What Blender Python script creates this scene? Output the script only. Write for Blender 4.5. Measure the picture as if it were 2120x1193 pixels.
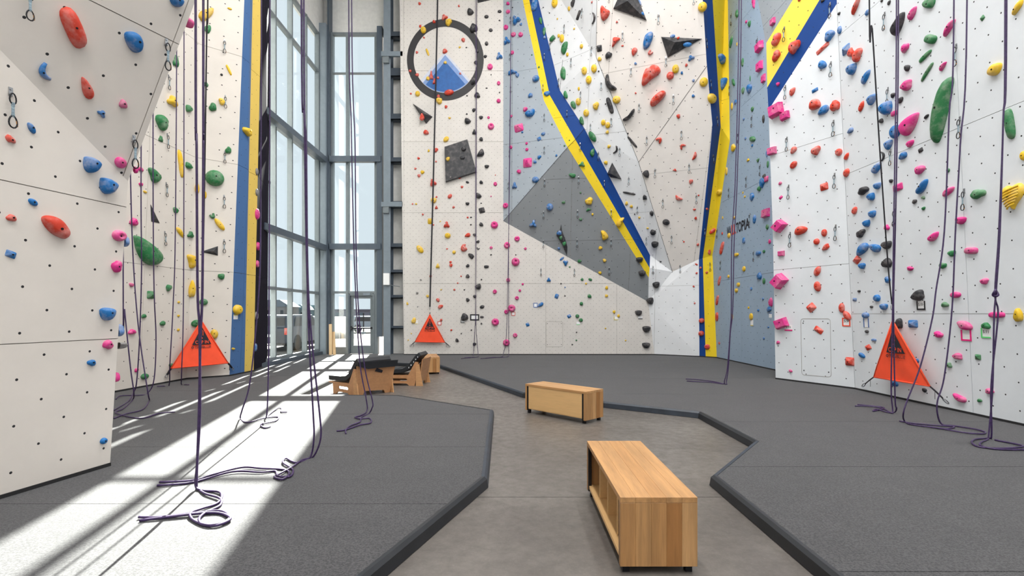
import bpy, bmesh, math, random
from mathutils import Vector, Matrix
from mathutils.geometry import tessellate_polygon

random.seed(7)
for _o in list(bpy.data.objects):
    bpy.data.objects.remove(_o)
sc = bpy.context.scene
COL = sc.collection

# ------------------------------------------------------------------ camera
F, CX, CY, H = 1060.0, 1060.0, 650.0, 1.5          # focal length and horizon in pixels of a 2120x1193 frame
cam_d = bpy.data.cameras.new('camera')
cam_d.sensor_width = 36.0
cam_d.lens = 36.0 * F / 2120.0
cam_d.shift_y = (CY - 596.5) / 2120.0
cam_d.clip_end = 2000
cam = bpy.data.objects.new('camera', cam_d)
COL.objects.link(cam)
cam.location = (0, 0, H)
cam.rotation_euler = (math.pi / 2, 0, 0)
sc.camera = cam

# ------------------------------------------------------------------ sky, sun, exposure
wd = bpy.data.worlds.new('sky')
sc.world = wd
wd.use_nodes = True
_bg = wd.node_tree.nodes['Background']
_bg.inputs[0].default_value = (0.87, 0.935, 0.985, 1)
_bg.inputs[1].default_value = 1.0
sun_d = bpy.data.lights.new('sun', 'SUN')
sun_d.energy = 44.0
sun_d.angle = math.radians(0.4)
sun_d.color = (1.0, 0.93, 0.84)
sun = bpy.data.objects.new('sun', sun_d)
COL.objects.link(sun)
sun.rotation_euler = Vector((0.21, -1.0, -0.72)).to_track_quat('-Z', 'Y').to_euler()
sun.location = (-8, 30, 25)
LAMP_W = 216.0
sc.view_settings.view_transform = 'Standard'
sc.view_settings.look = 'None'
sc.view_settings.gamma = 1.0
sc.view_settings.use_curve_mapping = False
sc.view_settings.exposure = 0.0

# ------------------------------------------------------------------ helpers
CAM = Vector((0, 0, H))
ZT = 0.09                      # top of the crash mats
def ray(x, y): return Vector(((x - CX) / F, 1.0, (CY - y) / F))
def at(x, y, Y): return CAM + ray(x, y) * Y
def fl(x, y, z=ZT): return CAM + ray(x, y) * ((H - z) * F / (y - CY))
def plane3(a, b, c): return (a.copy(), (b - a).cross(c - a).normalized())
def onp(x, y, pl):
    r = ray(x, y)
    return CAM + r * ((pl[0] - CAM).dot(pl[1]) / r.dot(pl[1]))
def pix(p):
    return (CX + F * p.x / p.y, CY - F * (p.z - H) / p.y)

ORG = {}
def empty(name, loc, parent=None):
    o = bpy.data.objects.new(name, None)
    o.empty_display_size = 0.1
    COL.objects.link(o)
    if parent is not None:
        o.parent = parent
        o.location = Vector(loc) - ORG[parent]
    else:
        o.location = loc
    ORG[o] = Vector(loc)
    return o
def tag(o, label=None, cat=None, group=None, kind=None):
    if label: o['label'] = label
    if cat: o['category'] = cat
    if group: o['group'] = group
    if kind: o['kind'] = kind
    return o
def mk(name, verts, faces, mat, parent=None, smooth=False, org=None, uv=None):
    """world-space vertices -> one mesh object; child meshes are stored relative to the parent's origin"""
    V = [Vector(v) for v in verts]
    if parent is not None: o0 = ORG[parent]
    elif org is not None: o0 = Vector(org)
    else:
        o0 = Vector(((min(v.x for v in V) + max(v.x for v in V)) / 2, (min(v.y for v in V) + max(v.y for v in V)) / 2, min(v.z for v in V)))
    me = bpy.data.meshes.new(name)
    me.from_pydata([v - o0 for v in V], [], faces)
    if uv is not None:
        l = me.uv_layers.new(name='UVMap')
        for lp in me.loops:
            l.data[lp.index].uv = uv[lp.vertex_index]
    if smooth:
        me.polygons.foreach_set('use_smooth', [True] * len(me.polygons))
    for m in (mat if isinstance(mat, list) else [mat]): me.materials.append(m)
    me.update()
    o = bpy.data.objects.new(name, me)
    COL.objects.link(o)
    if parent is not None: o.parent = parent
    else: o.location = o0
    ORG[o] = o0
    return o
class MB:
    """collects shapes (world or local coordinates) for one mesh"""
    def __init__(s): s.v = []; s.f = []
    def add(s, vs, fs):
        b = len(s.v); s.v += [Vector(x) for x in vs]; s.f += [tuple(i + b for i in f) for f in fs]; return s
    def box(s, x0, x1, y0, y1, z0, z1, M=None):
        vs = [Vector((x, y, z)) for z in (z0, z1) for y in (y0, y1) for x in (x0, x1)]
        if M: vs = [M @ v for v in vs]
        return s.add(vs, [(0, 2, 3, 1), (4, 5, 7, 6), (0, 1, 5, 4), (2, 6, 7, 3), (0, 4, 6, 2), (1, 3, 7, 5)])
    def cyl(s, a, b, r, n=10, r2=None):
        a, b = Vector(a), Vector(b); d = (b - a).normalized()
        t = d.orthogonal().normalized(); w = d.cross(t)
        r2 = r if r2 is None else r2
        A = [a + (t * math.cos(2 * math.pi * k / n) + w * math.sin(2 * math.pi * k / n)) * r for k in range(n)]
        B = [b + (t * math.cos(2 * math.pi * k / n) + w * math.sin(2 * math.pi * k / n)) * r2 for k in range(n)]
        fs = [(k, (k + 1) % n, n + (k + 1) % n, n + k) for k in range(n)]
        return s.add(A + B, fs + [tuple(range(n))[::-1], tuple(range(n, 2 * n))])
    def tube(s, pts, r, n=6, closed=False, flat=1.0):
        pts = [Vector(p) for p in pts]; m = len(pts); base = len(s.v)
        prev = None
        for i, p in enumerate(pts):
            if closed: d = pts[(i + 1) % m] - pts[i - 1]
            else: d = pts[min(i + 1, m - 1)] - pts[max(i - 1, 0)]
            if d.length < 1e-9: d = Vector((0, 0, 1))
            d.normalize()
            if prev is None: t = d.orthogonal().normalized()
            else:
                t = prev - d * prev.dot(d)
                t = t.normalized() if t.length > 1e-6 else d.orthogonal().normalized()
            prev = t; w = d.cross(t)
            rr = r(i / (m - 1)) if callable(r) else r
            for k in range(n):
                a = 2 * math.pi * k / n
                s.v.append(p + t * math.cos(a) * rr + w * math.sin(a) * rr * flat)
        for i in range(m if closed else m - 1):
            j = (i + 1) % m
            for k in range(n):
                k2 = (k + 1) % n
                s.f.append((base + i * n + k, base + i * n + k2, base + j * n + k2, base + j * n + k))
        if not closed:
            s.f.append(tuple(base + k for k in range(n))[::-1]); s.f.append(tuple(base + (m - 1) * n + k for k in range(n)))
        return s
    def prism(s, loops, fr, th):
        """polygon (first loop outer, the rest holes) given in 2D, mapped by fr(a, b, t), extruded t = 0..th"""
        L = [[Vector((a, b, 0)) for a, b in lp] for lp in loops]
        tris = tessellate_polygon(L); flat = [p for lp in L for p in lp]; n = len(flat)
        vs = [fr(p.x, p.y, 0.0) for p in flat] + [fr(p.x, p.y, th) for p in flat]
        fs = [tuple(t) for t in tris] + [tuple(n + i for i in t)[::-1] for t in tris]
        k = 0
        for lp in L:
            m = len(lp)
            fs += [(k + i, k + (i + 1) % m, n + k + (i + 1) % m, n + k + i) for i in range(m)]; k += m
        return s.add(vs, fs)
    def build(s, name, mat, parent=None, smooth=False, org=None, M=None, fix=True):
        vs = [M @ v for v in s.v] if M else s.v
        o = mk(name, vs, s.f, mat, parent, smooth, org)
        if fix:
            bm = bmesh.new(); bm.from_mesh(o.data); bmesh.ops.recalc_face_normals(bm, faces=bm.faces); bm.to_mesh(o.data); bm.free()
        return o
def cat_rom(pts, sub=6):
    P = [Vector(p) for p in pts]; out = []
    for i in range(len(P) - 1):
        a, b, c, d = P[max(i - 1, 0)], P[i], P[i + 1], P[min(i + 2, len(P) - 1)]
        for k in range(sub):
            t = k / sub
            out.append(0.5 * ((2 * b) + (c - a) * t + (2 * a - 5 * b + 4 * c - d) * t * t + (3 * b - a - 3 * c + d) * t ** 3))
    return out + [P[-1]]
def frame(P, n):
    n = n.normalized(); v = (Vector((0, 0, 1)) - n * n.z).normalized(); u = v.cross(n)
    return Matrix(((u.x, v.x, n.x, P.x), (u.y, v.y, n.y, P.y), (u.z, v.z, n.z, P.z), (0, 0, 0, 1)))
def ordn(k):
    return ['zeroth', 'first', 'second', 'third', 'fourth', 'fifth', 'sixth', 'seventh', 'eighth', 'ninth', 'tenth', 'eleventh', 'twelfth'][k] if k <= 12 else '%d%s' % (k, 'th' if 10 < k % 100 < 14 else {1: 'st', 2: 'nd', 3: 'rd'}.get(k % 10, 'th'))

# ------------------------------------------------------------------ materials
def srgb(r, g, b):
    f = lambda c: (c / 255) / 12.92 if c / 255 <= 0.04045 else ((c / 255 + 0.055) / 1.055) ** 2.4
    return (f(r), f(g), f(b), 1)
class NT:
    def __init__(s, name):
        s.m = bpy.data.materials.new(name); s.m.use_nodes = True
        s.t = s.m.node_tree; s.b = s.t.nodes['Principled BSDF']
    def n(s, typ, **kw):
        nd = s.t.nodes.new(typ)
        for k, v in kw.items():
            if k.startswith('i_'): nd.inputs[k[2:].replace('_', ' ')].default_value = v
            else: setattr(nd, k, v)
        return nd
    def l(s, a, b): s.t.links.new(a, b)
    def math(s, op, a, b=None, c=None):
        nd = s.t.nodes.new('ShaderNodeMath'); nd.operation = op
        for i, x in enumerate((a, b, c)):
            if x is None: continue
            if isinstance(x, (int, float)): nd.inputs[i].default_value = x
            else: s.l(x, nd.inputs[i])
        return nd.outputs[0]
    def mix(s, fac, a, b):
        nd = s.t.nodes.new('ShaderNodeMix'); nd.data_type = 'RGBA'
        for i, x in ((0, fac), (6, a), (7, b)):
            if isinstance(x, (int, float, tuple)): nd.inputs[i].default_value = x
            else: s.l(x, nd.inputs[i])
        return nd.outputs[2]
    def noise(s, scale, detail=3, rough=0.5, coord='Object', vec=None):
        nd = s.n('ShaderNodeTexNoise'); nd.inputs['Scale'].default_value = scale; nd.inputs['Detail'].default_value = detail; nd.inputs['Roughness'].default_value = rough
        if vec is None:
            if not hasattr(s, 'tc'): s.tc = s.n('ShaderNodeTexCoord')
            vec = s.tc.outputs[coord]
        s.l(vec, nd.inputs['Vector']); return nd.outputs['Fac']
    def ramp(s, fac, lo, hi):
        nd = s.n('ShaderNodeMapRange'); nd.inputs[1].default_value = lo; nd.inputs[2].default_value = hi
        s.l(fac, nd.inputs[0]); return nd.outputs[0]
    def bump(s, fac, strength, dist=0.01):
        nd = s.n('ShaderNodeBump'); nd.inputs['Strength'].default_value = strength; nd.inputs['Distance'].default_value = dist
        s.l(fac, nd.inputs['Height']); s.l(nd.outputs[0], s.b.inputs['Normal'])
def plain(name, col, rough=0.5, metal=0.0, var=0.06, scale=8.0, bump=0.0, spec=None):
    t = NT(name); c2 = tuple(max(0, x * (1 - var * 2)) for x in col[:3]) + (1,)
    f = t.noise(scale, 4)
    t.l(t.mix(t.ramp(f, 0.3, 0.7), c2, col), t.b.inputs['Base Color'])
    t.b.inputs['Roughness'].default_value = rough; t.b.inputs['Metallic'].default_value = metal
    if spec is not None: t.b.inputs['Specular IOR Level'].default_value = spec
    if bump: t.bump(t.noise(scale * 12, 2), bump)
    return t.m
def wall_paint(name, col, a, b, r, rough=0.6, grime=0.04):
    """textured paint on plywood with a staggered grid of bolt holes; UVs are metres"""
    t = NT(name); uv = t.n('ShaderNodeUVMap'); sp = t.n('ShaderNodeSeparateXYZ'); t.l(uv.outputs[0], sp.inputs[0])
    row = t.math('FLOOR', t.math('DIVIDE', sp.outputs[1], b))
    u2 = t.math('ADD', t.math('DIVIDE', sp.outputs[0], a), t.math('MULTIPLY', t.math('MODULO', t.math('ABSOLUTE', row), 2.0), 0.5))
    du = t.math('MULTIPLY', t.math('SUBTRACT', t.math('FRACT', u2), 0.5), a)
    dv = t.math('MULTIPLY', t.math('SUBTRACT', t.math('FRACT', t.math('DIVIDE', sp.outputs[1], b)), 0.5), b)
    dist = t.math('SQRT', t.math('ADD', t.math('MULTIPLY', du, du), t.math('MULTIPLY', dv, dv)))
    hole = t.math('LESS_THAN', dist, r)
    f = t.ramp(t.noise(1.3, 5, 0.65, vec=uv.outputs[0]), 0.35, 0.75)
    c2 = tuple(x * (1 - grime * 2.2) for x in col[:3]) + (1,)
    base = t.mix(f, col, c2)
    t.l(t.mix(hole, base, (0.02, 0.02, 0.022, 1)), t.b.inputs['Base Color'])
    t.b.inputs['Roughness'].default_value = rough
    t.b.inputs['Specular IOR Level'].default_value = 0.3
    t.bump(t.noise(160, 2, vec=uv.outputs[0]), 0.06, 0.004)
    return t.m
def wood(name, col, axis=0, scale=1.0, dark=0.62, rough=0.45):
    t = NT(name); mp = t.n('ShaderNodeMapping'); tc = t.n('ShaderNodeTexCoord'); t.l(tc.outputs['Object'], mp.inputs[0])
    s = [22.0 * scale] * 3; s[axis] = 1.6 * scale; mp.inputs['Scale'].default_value = s
    f1 = t.noise(1.0, 6, 0.6, vec=mp.outputs[0]); f2 = t.noise(5.0, 2, 0.5, vec=mp.outputs[0])
    c2 = tuple(x * dark for x in col[:3]) + (1,)
    c = t.mix(t.ramp(f1, 0.35, 0.72), col, c2)
    c = t.mix(t.math('MULTIPLY', t.ramp(f2, 0.5, 0.8), 0.35), c, tuple(x * dark * 0.8 for x in col[:3]) + (1,))
    t.l(c, t.b.inputs['Base Color']); t.b.inputs['Roughness'].default_value = rough
    return t.m
def carpet(name, c1, c2):
    t = NT(name); tc = t.n('ShaderNodeTexCoord')
    f = t.noise(190, 2, 0.9, vec=tc.outputs['Object']); g = t.noise(2.2, 4, 0.6, vec=tc.outputs['Object']); h = t.noise(75, 2, 0.8, vec=tc.outputs['Object'])
    ff = t.math('ADD', t.math('MULTIPLY', t.ramp(f, 0.42, 0.58), 0.4), t.math('MULTIPLY', t.ramp(h, 0.42, 0.58), 0.6))
    c = t.mix(ff, c1, c2); c = t.mix(t.math('MULTIPLY', t.ramp(g, 0.35, 0.7), 0.22), c, c1)
    t.l(c, t.b.inputs['Base Color']); t.b.inputs['Roughness'].default_value = 0.85; t.b.inputs['Specular IOR Level'].default_value = 0.25; t.b.inputs['Sheen Weight'].default_value = 0.22; t.b.inputs['Sheen Roughness'].default_value = 0.45
    t.bump(h, 0.35, 0.006)
    return t.m
def concrete(name):
    t = NT(name); tc = t.n('ShaderNodeTexCoord'); o = tc.outputs['Object']
    a = t.noise(0.9, 6, 0.65, vec=o); b = t.noise(9, 8, 0.75, vec=o); c = t.noise(45, 3, 0.6, vec=o)
    col = t.mix(t.ramp(a, 0.35, 0.68), srgb(111, 106, 101), srgb(86, 81, 77))
    col = t.mix(t.math('MULTIPLY', t.ramp(b, 0.4, 0.75), 0.6), col, srgb(64, 60, 57))
    col = t.mix(t.math('MULTIPLY', t.ramp(c, 0.55, 0.8), 0.25), col, srgb(140, 135, 129))
    t.l(col, t.b.inputs['Base Color'])
    t.l(t.math('ADD', t.math('MULTIPLY', t.ramp(b, 0.3, 0.8), 0.25), 0.28), t.b.inputs['Roughness'])
    t.bump(b, 0.05, 0.01)
    return t.m
def holdmat(name, col, chalk=0.5, rough=0.55):
    t = NT(name); tc = t.n('ShaderNodeTexCoord'); oi = t.n('ShaderNodeObjectInfo')
    add = t.n('ShaderNodeVectorMath', operation='ADD'); t.l(tc.outputs['Object'], add.inputs[0]); t.l(oi.outputs['Location'], add.inputs[1])
    f = t.ramp(t.noise(7.0, 4, 0.65, vec=add.outputs[0]), 0.45, 0.74)
    col2 = tuple(min(1, x * 0.82) for x in col[:3]) + (1,)
    c = t.mix(oi.outputs['Random'], col, col2)
    c = t.mix(t.math('MULTIPLY', f, chalk), c, srgb(222, 210, 205))
    t.l(c, t.b.inputs['Base Color']); t.b.inputs['Roughness'].default_value = rough
    t.bump(t.noise(70, 2, vec=add.outputs[0]), 0.15, 0.004)
    return t.m
def glass_mat(name, tint=(0.93, 0.97, 0.98, 1), gl=0.05):
    t = NT(name); t.t.nodes.remove(t.b)
    tr = t.n('ShaderNodeBsdfTransparent'); tr.inputs[0].default_value = tint
    g = t.n('ShaderNodeBsdfGlossy'); g.inputs['Roughness'].default_value = 0.02
    mx = t.n('ShaderNodeMixShader'); mx.inputs[0].default_value = gl
    t.l(tr.outputs[0], mx.inputs[1]); t.l(g.outputs[0], mx.inputs[2])
    t.l(mx.outputs[0], t.t.nodes['Material Output'].inputs[0])
    return t.m
def emit(name, col, s):
    t = NT(name); t.b.inputs['Base Color'].default_value = col
    t.b.inputs['Emission Color'].default_value = col; t.b.inputs['Emission Strength'].default_value = s
    return t.m
WARM, COOL = srgb(216, 211, 205), srgb(230, 232, 234)
M = dict(
    warm_near=wall_paint('warm_white_wall_paint', srgb(226, 219, 211), 0.36, 0.18, 0.0105),
    warm_mid=wall_paint('warm_white_panel_paint', srgb(224, 217, 208), 0.36, 0.18, 0.0105),
    warm_far=wall_paint('warm_white_perforated_paint', WARM, 0.20, 0.10, 0.0075),
    warm_over=wall_paint('pale_grey_overhang_paint', srgb(232, 226, 220), 0.40, 0.20, 0.012),
    cool_far=wall_paint('cool_white_overhang_paint', COOL, 0.40, 0.20, 0.010),
    cool_near=wall_paint('daylight_cool_white_paint', srgb(228, 233, 237), 0.36, 0.18, 0.0105),  # cool tint of the window daylight put into this white
    pale_grey=wall_paint('pale_blue_grey_paint', srgb(164, 173, 181), 0.40, 0.20, 0.011),
    dark_grey=wall_paint('shaded_grey_paint', srgb(134, 138, 141), 0.40, 0.20, 0.011),  # grey darkened to carry the shade of the downward-facing overhang
    blue_grey=wall_paint('blue_grey_paint', srgb(154, 174, 194), 0.36, 0.18, 0.011),
    mid_grey=wall_paint('mid_grey_paint', srgb(156, 164, 171), 0.36, 0.18, 0.011),
    stripe_blue=wall_paint('blue_stripe_paint', srgb(6, 62, 134), 0.40, 0.20, 0.008),
    stripe_yellow=wall_paint('yellow_stripe_paint', srgb(240, 208, 40), 0.40, 0.20, 0.009),
    stripe_yellow_pale=wall_paint('pale_yellow_stripe_paint', srgb(243, 218, 84), 0.36, 0.18, 0.0105),
    stripe_blue_hazed=wall_paint('hazed_blue_stripe_paint', srgb(70, 108, 158), 0.36, 0.18, 0.009),  # stripe blue paled, haze from the windows put into the colour
    stripe_yellow_hazed=wall_paint('hazed_yellow_stripe_paint', srgb(226, 194, 96), 0.36, 0.18, 0.009),  # same window haze painted into the yellow
    black_wall=plain('black_wall_paint', srgb(30, 25, 38), 0.9, spec=0.1),
    backing=plain('plywood_backing', srgb(150, 145, 138), 0.8),
    dark_trim=plain('black_rubber_trim', srgb(30, 30, 32), 0.7),
    carpet=carpet('grey_carpet', srgb(29, 30, 33), srgb(82, 81, 83)),
    vinyl=plain('black_vinyl', srgb(34, 37, 42), 0.45, var=0.15, scale=5),
    vinyl_blue=plain('worn_blue_black_vinyl', srgb(48, 56, 67), 0.5, var=0.2, scale=6),
    concrete=concrete('polished_concrete'),
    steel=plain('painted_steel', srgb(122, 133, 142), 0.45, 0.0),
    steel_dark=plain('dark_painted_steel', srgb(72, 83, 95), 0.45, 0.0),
    alu=plain('anodised_aluminium', srgb(116, 124, 128), 0.5, 0.0),
    alu_side=plain('brushed_aluminium', srgb(108, 116, 120), 0.5, 0.0),
    liner=plain('white_liner_panel', srgb(226, 225, 221), 0.5),
    ceil=plain('ceiling_paint', srgb(214, 213, 210), 0.8),
    glass=glass_mat('window_glass'),
    rope=plain('purple_rope', srgb(66, 44, 92), 0.5, var=0.25, scale=40),
    strap=plain('black_webbing', srgb(30, 28, 36), 0.8),
    orange=plain('orange_fabric', srgb(248, 82, 44), 0.75, var=0.04),
    ink=plain('black_print', srgb(28, 26, 36), 0.8),
    black=holdmat('black_volume_coating', srgb(46, 47, 51), 0.12, 0.5),
    bolt=plain('dark_bolt', srgb(34, 32, 34), 0.5, 0.6),
    metal=plain('polished_metal', srgb(170, 172, 176), 0.3, 0.9),
    dmetal=plain('black_anodised_metal', srgb(38, 38, 42), 0.35, 0.6),
    gate=plain('orange_gate_metal', srgb(206, 140, 70), 0.35, 0.5),
    sling=plain('pale_blue_sling', srgb(160, 182, 194), 0.8, var=0.3, scale=60),
    white=plain('white_paper', srgb(240, 240, 240), 0.8, var=0.01),
    ply=wood('plywood', srgb(188, 138, 96), 1, 1.0, 0.8),
    ply_edge=wood('plywood_edge', srgb(204, 154, 106), 0, 1.5, 0.75),
    lumber=wood('pine_board', srgb(214, 180, 134), 2, 1.0, 0.8),
    inner=wood('birch_panel', srgb(222, 180, 124), 0, 0.6, 0.9),
)
for nm, c in (('a', (190, 143, 92)), ('b', (184, 136, 85)), ('c', (196, 151, 101)), ('d', (166, 115, 64))):
    M['oakx' + nm] = wood('oak_stave_' + nm, srgb(*c), 0, 1.0)
    M['oakz' + nm] = wood('oak_end_' + nm, srgb(*c), 2, 1.0)
HC = dict(r=('red', (216, 60, 34), .45), b=('blue', (18, 112, 182), .5), g=('green', (40, 124, 70), .3), y=('yellow', (238, 194, 34), .3),
          p=('pink', (222, 46, 138), .4), k=('black', (38, 39, 44), .18), n=('grey', (128, 126, 124), .3))
for k, (nm, c, ch) in HC.items(): M['hold_' + k] = holdmat(nm + '_hold_resin', srgb(*c), ch)
# ------------------------------------------------------------------ climbing walls
FACETS = []       # (pixel triangle, point, normal, zone)
def clip_poly(poly, fn):
    out = []
    for i in range(len(poly)):
        a, b = poly[i], poly[(i + 1) % len(poly)]
        da, db = fn(a), fn(b)
        if da >= 0: out.append(a)
        if (da >= 0) != (db >= 0): out.append(a + (b - a) * (da / (da - db)))
    return out
class Wall:
    def __init__(s, name, loc, label):
        s.root = tag(empty(name, loc), label, 'wall', kind='structure'); s.cells = {}; s.back = MB()
    def facet(s, poly, mat, zone, du=2.44, dv=2.44, ux=True, name='panel', u0=0.0, v0=0.0, reg=True):
        tris = [[poly[i] for i in t] for t in tessellate_polygon([poly])]
        for t in tris:
            n = (t[1] - t[0]).cross(t[2] - t[0])
            if n.length < 1e-7: continue
            n.normalize(); c = (t[0] + t[1] + t[2]) / 3
            if n.dot(CAM - c) < 0: n = -n; t = [t[0], t[2], t[1]]
            if reg: FACETS.append(([pix(p) for p in t] if min(p.y for p in t) > 0.3 else None, t, t[0], n, zone))
            s.back.add([p - n * 0.014 for p in t], [(0, 1, 2)])
            U = (lambda p: p.x - u0) if ux else (lambda p: p.y - u0)
            us = [U(p) for p in t]; vs = [p.z - v0 for p in t]
            for iu in range(math.floor(min(us) / du), math.floor(max(us) / du) + 1):
                for iv in range(math.floor(min(vs) / dv), math.floor(max(vs) / dv) + 1):
                    g = 0.0035
                    pl = clip_poly(t, lambda p: U(p) - iu * du - g); pl = clip_poly(pl, lambda p: iu * du + du - g - U(p)) if pl else pl
                    pl = clip_poly(pl, lambda p: p.z - v0 - iv * dv - g) if pl else pl; pl = clip_poly(pl, lambda p: iv * dv + dv - g - p.z + v0) if pl else pl
                    if len(pl) >= 3: s.cells.setdefault((name, mat, zone, iu, iv), []).append((pl, n, ux))
    def done(s):
        for (name, mat, zone, iu, iv), polys in sorted(s.cells.items(), key=lambda k: str(k[0])):
            idx = {}; V = []; N = []; faces = []; uv = []; cnt = {}
            for pl, n, ux in polys:
                f = []
                for p in pl:
                    k = (round(p.x, 3), round(p.y, 3), round(p.z, 3))
                    if k not in idx:
                        idx[k] = len(V); V.append(p); N.append(n); uv.append(((p.x if ux else p.y), p.z))
                    if idx[k] not in f: f.append(idx[k])
                if len(f) >= 3:
                    faces.append(tuple(f))
                    for i in range(len(f)): e = (f[i], f[(i + 1) % len(f)]); cnt[tuple(sorted(e))] = cnt.get(tuple(sorted(e)), []) + [e]
            if not faces: continue
            m = len(V); V2 = V + [p - n * 0.013 for p, n in zip(V, N)]
            for es in cnt.values():
                if len(es) == 1: a, b = es[0]; faces.append((b, a, a + m, b + m))
            mk(name, V2, faces, M[mat], s.root, uv=uv + uv)
        mk('backing_board', s.back.v, s.back.f, M['backing'], s.root)
        return s.root
def edge_strip(root, pts, off, mat, name='edge_return', uvd=None):
    pts = [Vector(p) for p in pts]; off = Vector(off); n = len(pts)
    V = pts + [p + off for p in pts]
    return mk(name, V, [(i, i + 1, n + i + 1, n + i) for i in range(n - 1)], mat, root)
def base_shadow(name, pts, label):  # black strip along a wall foot, stands for the shadow gap there
    mb = MB()
    for a, b in zip(pts, pts[1:]):
        a, b = Vector(a), Vector(b); d = (b - a).normalized(); n = Vector((d.y, -d.x, 0))
        if n.dot(CAM - a) < 0: n = -n
        e = n * 0.012; z = Vector((0, 0, 0.03)); lo = Vector((0, 0, -0.006))
        mb.add([a - e * .2 + lo, b - e * .2 + lo, b + e + lo, a + e + lo, a - e * .2 + z, b - e * .2 + z, b + e + z, a + e + z], [(0, 1, 2, 3), (4, 5, 6, 7), (0, 1, 5, 4), (3, 2, 6, 7), (0, 3, 7, 4), (1, 2, 6, 5)])
    return tag(mb.build(name, M['dark_trim']), label, 'baseboard', kind='structure')
V3 = Vector
# --- near left wall (a lower board and an overhanging upper one, folded along a diagonal)
b1 = V3((-3.73, 4.75, ZT)); bd = V3((0.17, 0.85, 0)); b0 = b1 - bd * 4.6
E1 = at(265, 375, 4.75)
pl_low = plane3(b1, b0, E1)
F1p = onp(0, 103, pl_low); FX = E1 + (F1p - E1) * 3.2
T1 = at(405, 0, 4.75); T2 = E1 + (T1 - E1) * 2.6
w = Wall('wall_left', (-3.9, 4.0, 0), 'warm white near left climbing wall leaning over the mat')
w.facet([b0, b1, E1, FX], 'warm_near', 'near left wall', 2.44, 1.22, False, v0=0.05, u0=0.4)
w.facet([E1, T2, T2 + (FX - E1), FX], 'warm_near', 'near left wall', 2.0, 2.0, False, u0=0.7)
W1 = w.done()
edge_strip(W1, [b1, E1, T2], (-1.3, 0.10, 0), M['liner'])
base_shadow('base_shadow_left', [b0, b1], 'thin black strip for the shadow gap under the near left wall')
# --- far left wall
p_a0, p_a = V3((-7.3, 6.2, ZT)), V3((-7.02, 11.05, ZT))
p_b, p_c, p_d = fl(475, 779), fl(525, 769), V3((-6.72, 14.05, ZT))
ln = V3((0.34, 0, 8.6)); ln2 = V3((0.19, 0, 8.9)); TOPZ = 14.3
def up(p, l): return p + l * ((TOPZ - p.z) / l.z)
w = Wall('wall_far_left', (-6.9, 11, 0), 'warm white far left climbing wall with a blue and yellow stripe')
w.facet([p_a0, p_a, up(p_a, ln), up(p_a0, ln)], 'warm_mid', 'far left wall', 2.44, 2.44, False)
w.facet([p_a, p_b, up(p_b, ln), up(p_a, ln)], 'warm_mid', 'far left wall', 2.44, 2.44, False)
pl_c = plane3(p_b, p_c, up(p_c, ln2))
q = [onp(506, 772, pl_c)]; q.append(onp(523, 0, pl_c)); q[0].z = ZT
qt = q[0] + (q[1] - q[0]) * ((TOPZ - ZT) / (q[1].z - ZT))
w.facet([p_b, q[0], qt, up(p_b, ln)], 'stripe_blue_hazed', 'far left stripe', 4, 2.44, False, 'painted_panel')
w.facet([q[0], p_c, up(p_c, ln2), qt], 'stripe_yellow_hazed', 'far left stripe', 4, 2.44, False, 'painted_panel')
w.facet([p_c, p_d, V3((-6.6, 14.05, TOPZ)), up(p_c, ln2)], 'black_wall', 'black end face', 4, 2.44, False)
W2 = w.done()
base_shadow('base_shadow_far_left', [p_a0, p_a, p_b, p_c, p_d], 'thin black strip for the shadow gap under the far left wall')
# --- back wall
YB = 17.6
pf2 = (V3((-0.3, YB, 0)), V3((-0.35, -1, 0)).normalized())
pf6 = (V3((4.89, YB, 0)), V3((-0.645, -1, 0)).normalized())
pf7 = (V3((6.55, 10, 0)), V3((-1, 0, 0)))
TY = -130
A, B, C, D = at(1042, TY, YB), at(1042, 458, YB), at(1342, 625, YB), fl(1355, 735)
D.y = YB; D = V3((at(1355, 735, YB).x, YB, ZT))
S0 = V3((at(836, 735, YB).x, YB, ZT)); S1 = at(826, TY, YB)
L0, L1, L2 = onp(1055, TY, pf2), onp(1126, 208, pf2), onp(1175, 305, pf2)
pf3 = plane3(B, C, L2)
L3, M3, R3 = onp(1343, 575, pf3), onp(1345, 555, pf3), onp(1346, 529, pf3)
M0, M1, M2 = onp(1068, TY, pf2), onp(1138, 197, pf2), onp(1191, 289, pf2)
R0, R1, R2 = onp(1083, TY, pf2), onp(1159, 187, pf2), onp(1210, 266, pf2)
G1 = at(1234, 118, 15.95); J = onp(1392, 563, pf6); pf4 = plane3(R1, J, G1)
K = onp(1447, 537, pf6); G2 = onp(1322, 336, pf4); R3 = onp(1346, 529, pf6) * 0.6 + R3 * 0.4
pf5 = plane3(G2, J, K); K2 = onp(1475, 260, pf5)
HH = onp(1463, 130, pf5); G1 = onp(1234, 118, pf5); G0, K3 = onp(1238, TY, pf5), onp(1447, TY, pf5)
print('DEPTHS', [round(p.y, 2) for p in (R1, R2, R3, J, G2, K, K2, HH, G1, G0, K3)])
K4 = V3((onp(1448, 739, pf6).x, onp(1448, 739, pf6).y, ZT))
N0, N1, N2, N3 = onp(1505, TY, pf7), onp(1511, 292, pf7), onp(1475, 529, pf7), onp(1484, 740, pf7); N3.z = ZT
O0, O1, O2, O3 = at(1467, TY, K3.y * .6 + N0.y * .4), at(1492, 262, 15.6), at(1455, 535, 16.77), at(1461, 740, 16.65); O3.z = ZT
w = Wall('wall_back', (1.0, YB, 0), 'tall back climbing wall of white and grey facets with a blue and yellow stripe')
w.facet([S0, D, C, B, A, S1], 'warm_far', 'ring logo wall', 2.44, 2.44, True, u0=-3.72, v0=0.1)
w.facet([A, B, L2, L1, L0], 'pale_grey', 'pale grey panel')
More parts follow.
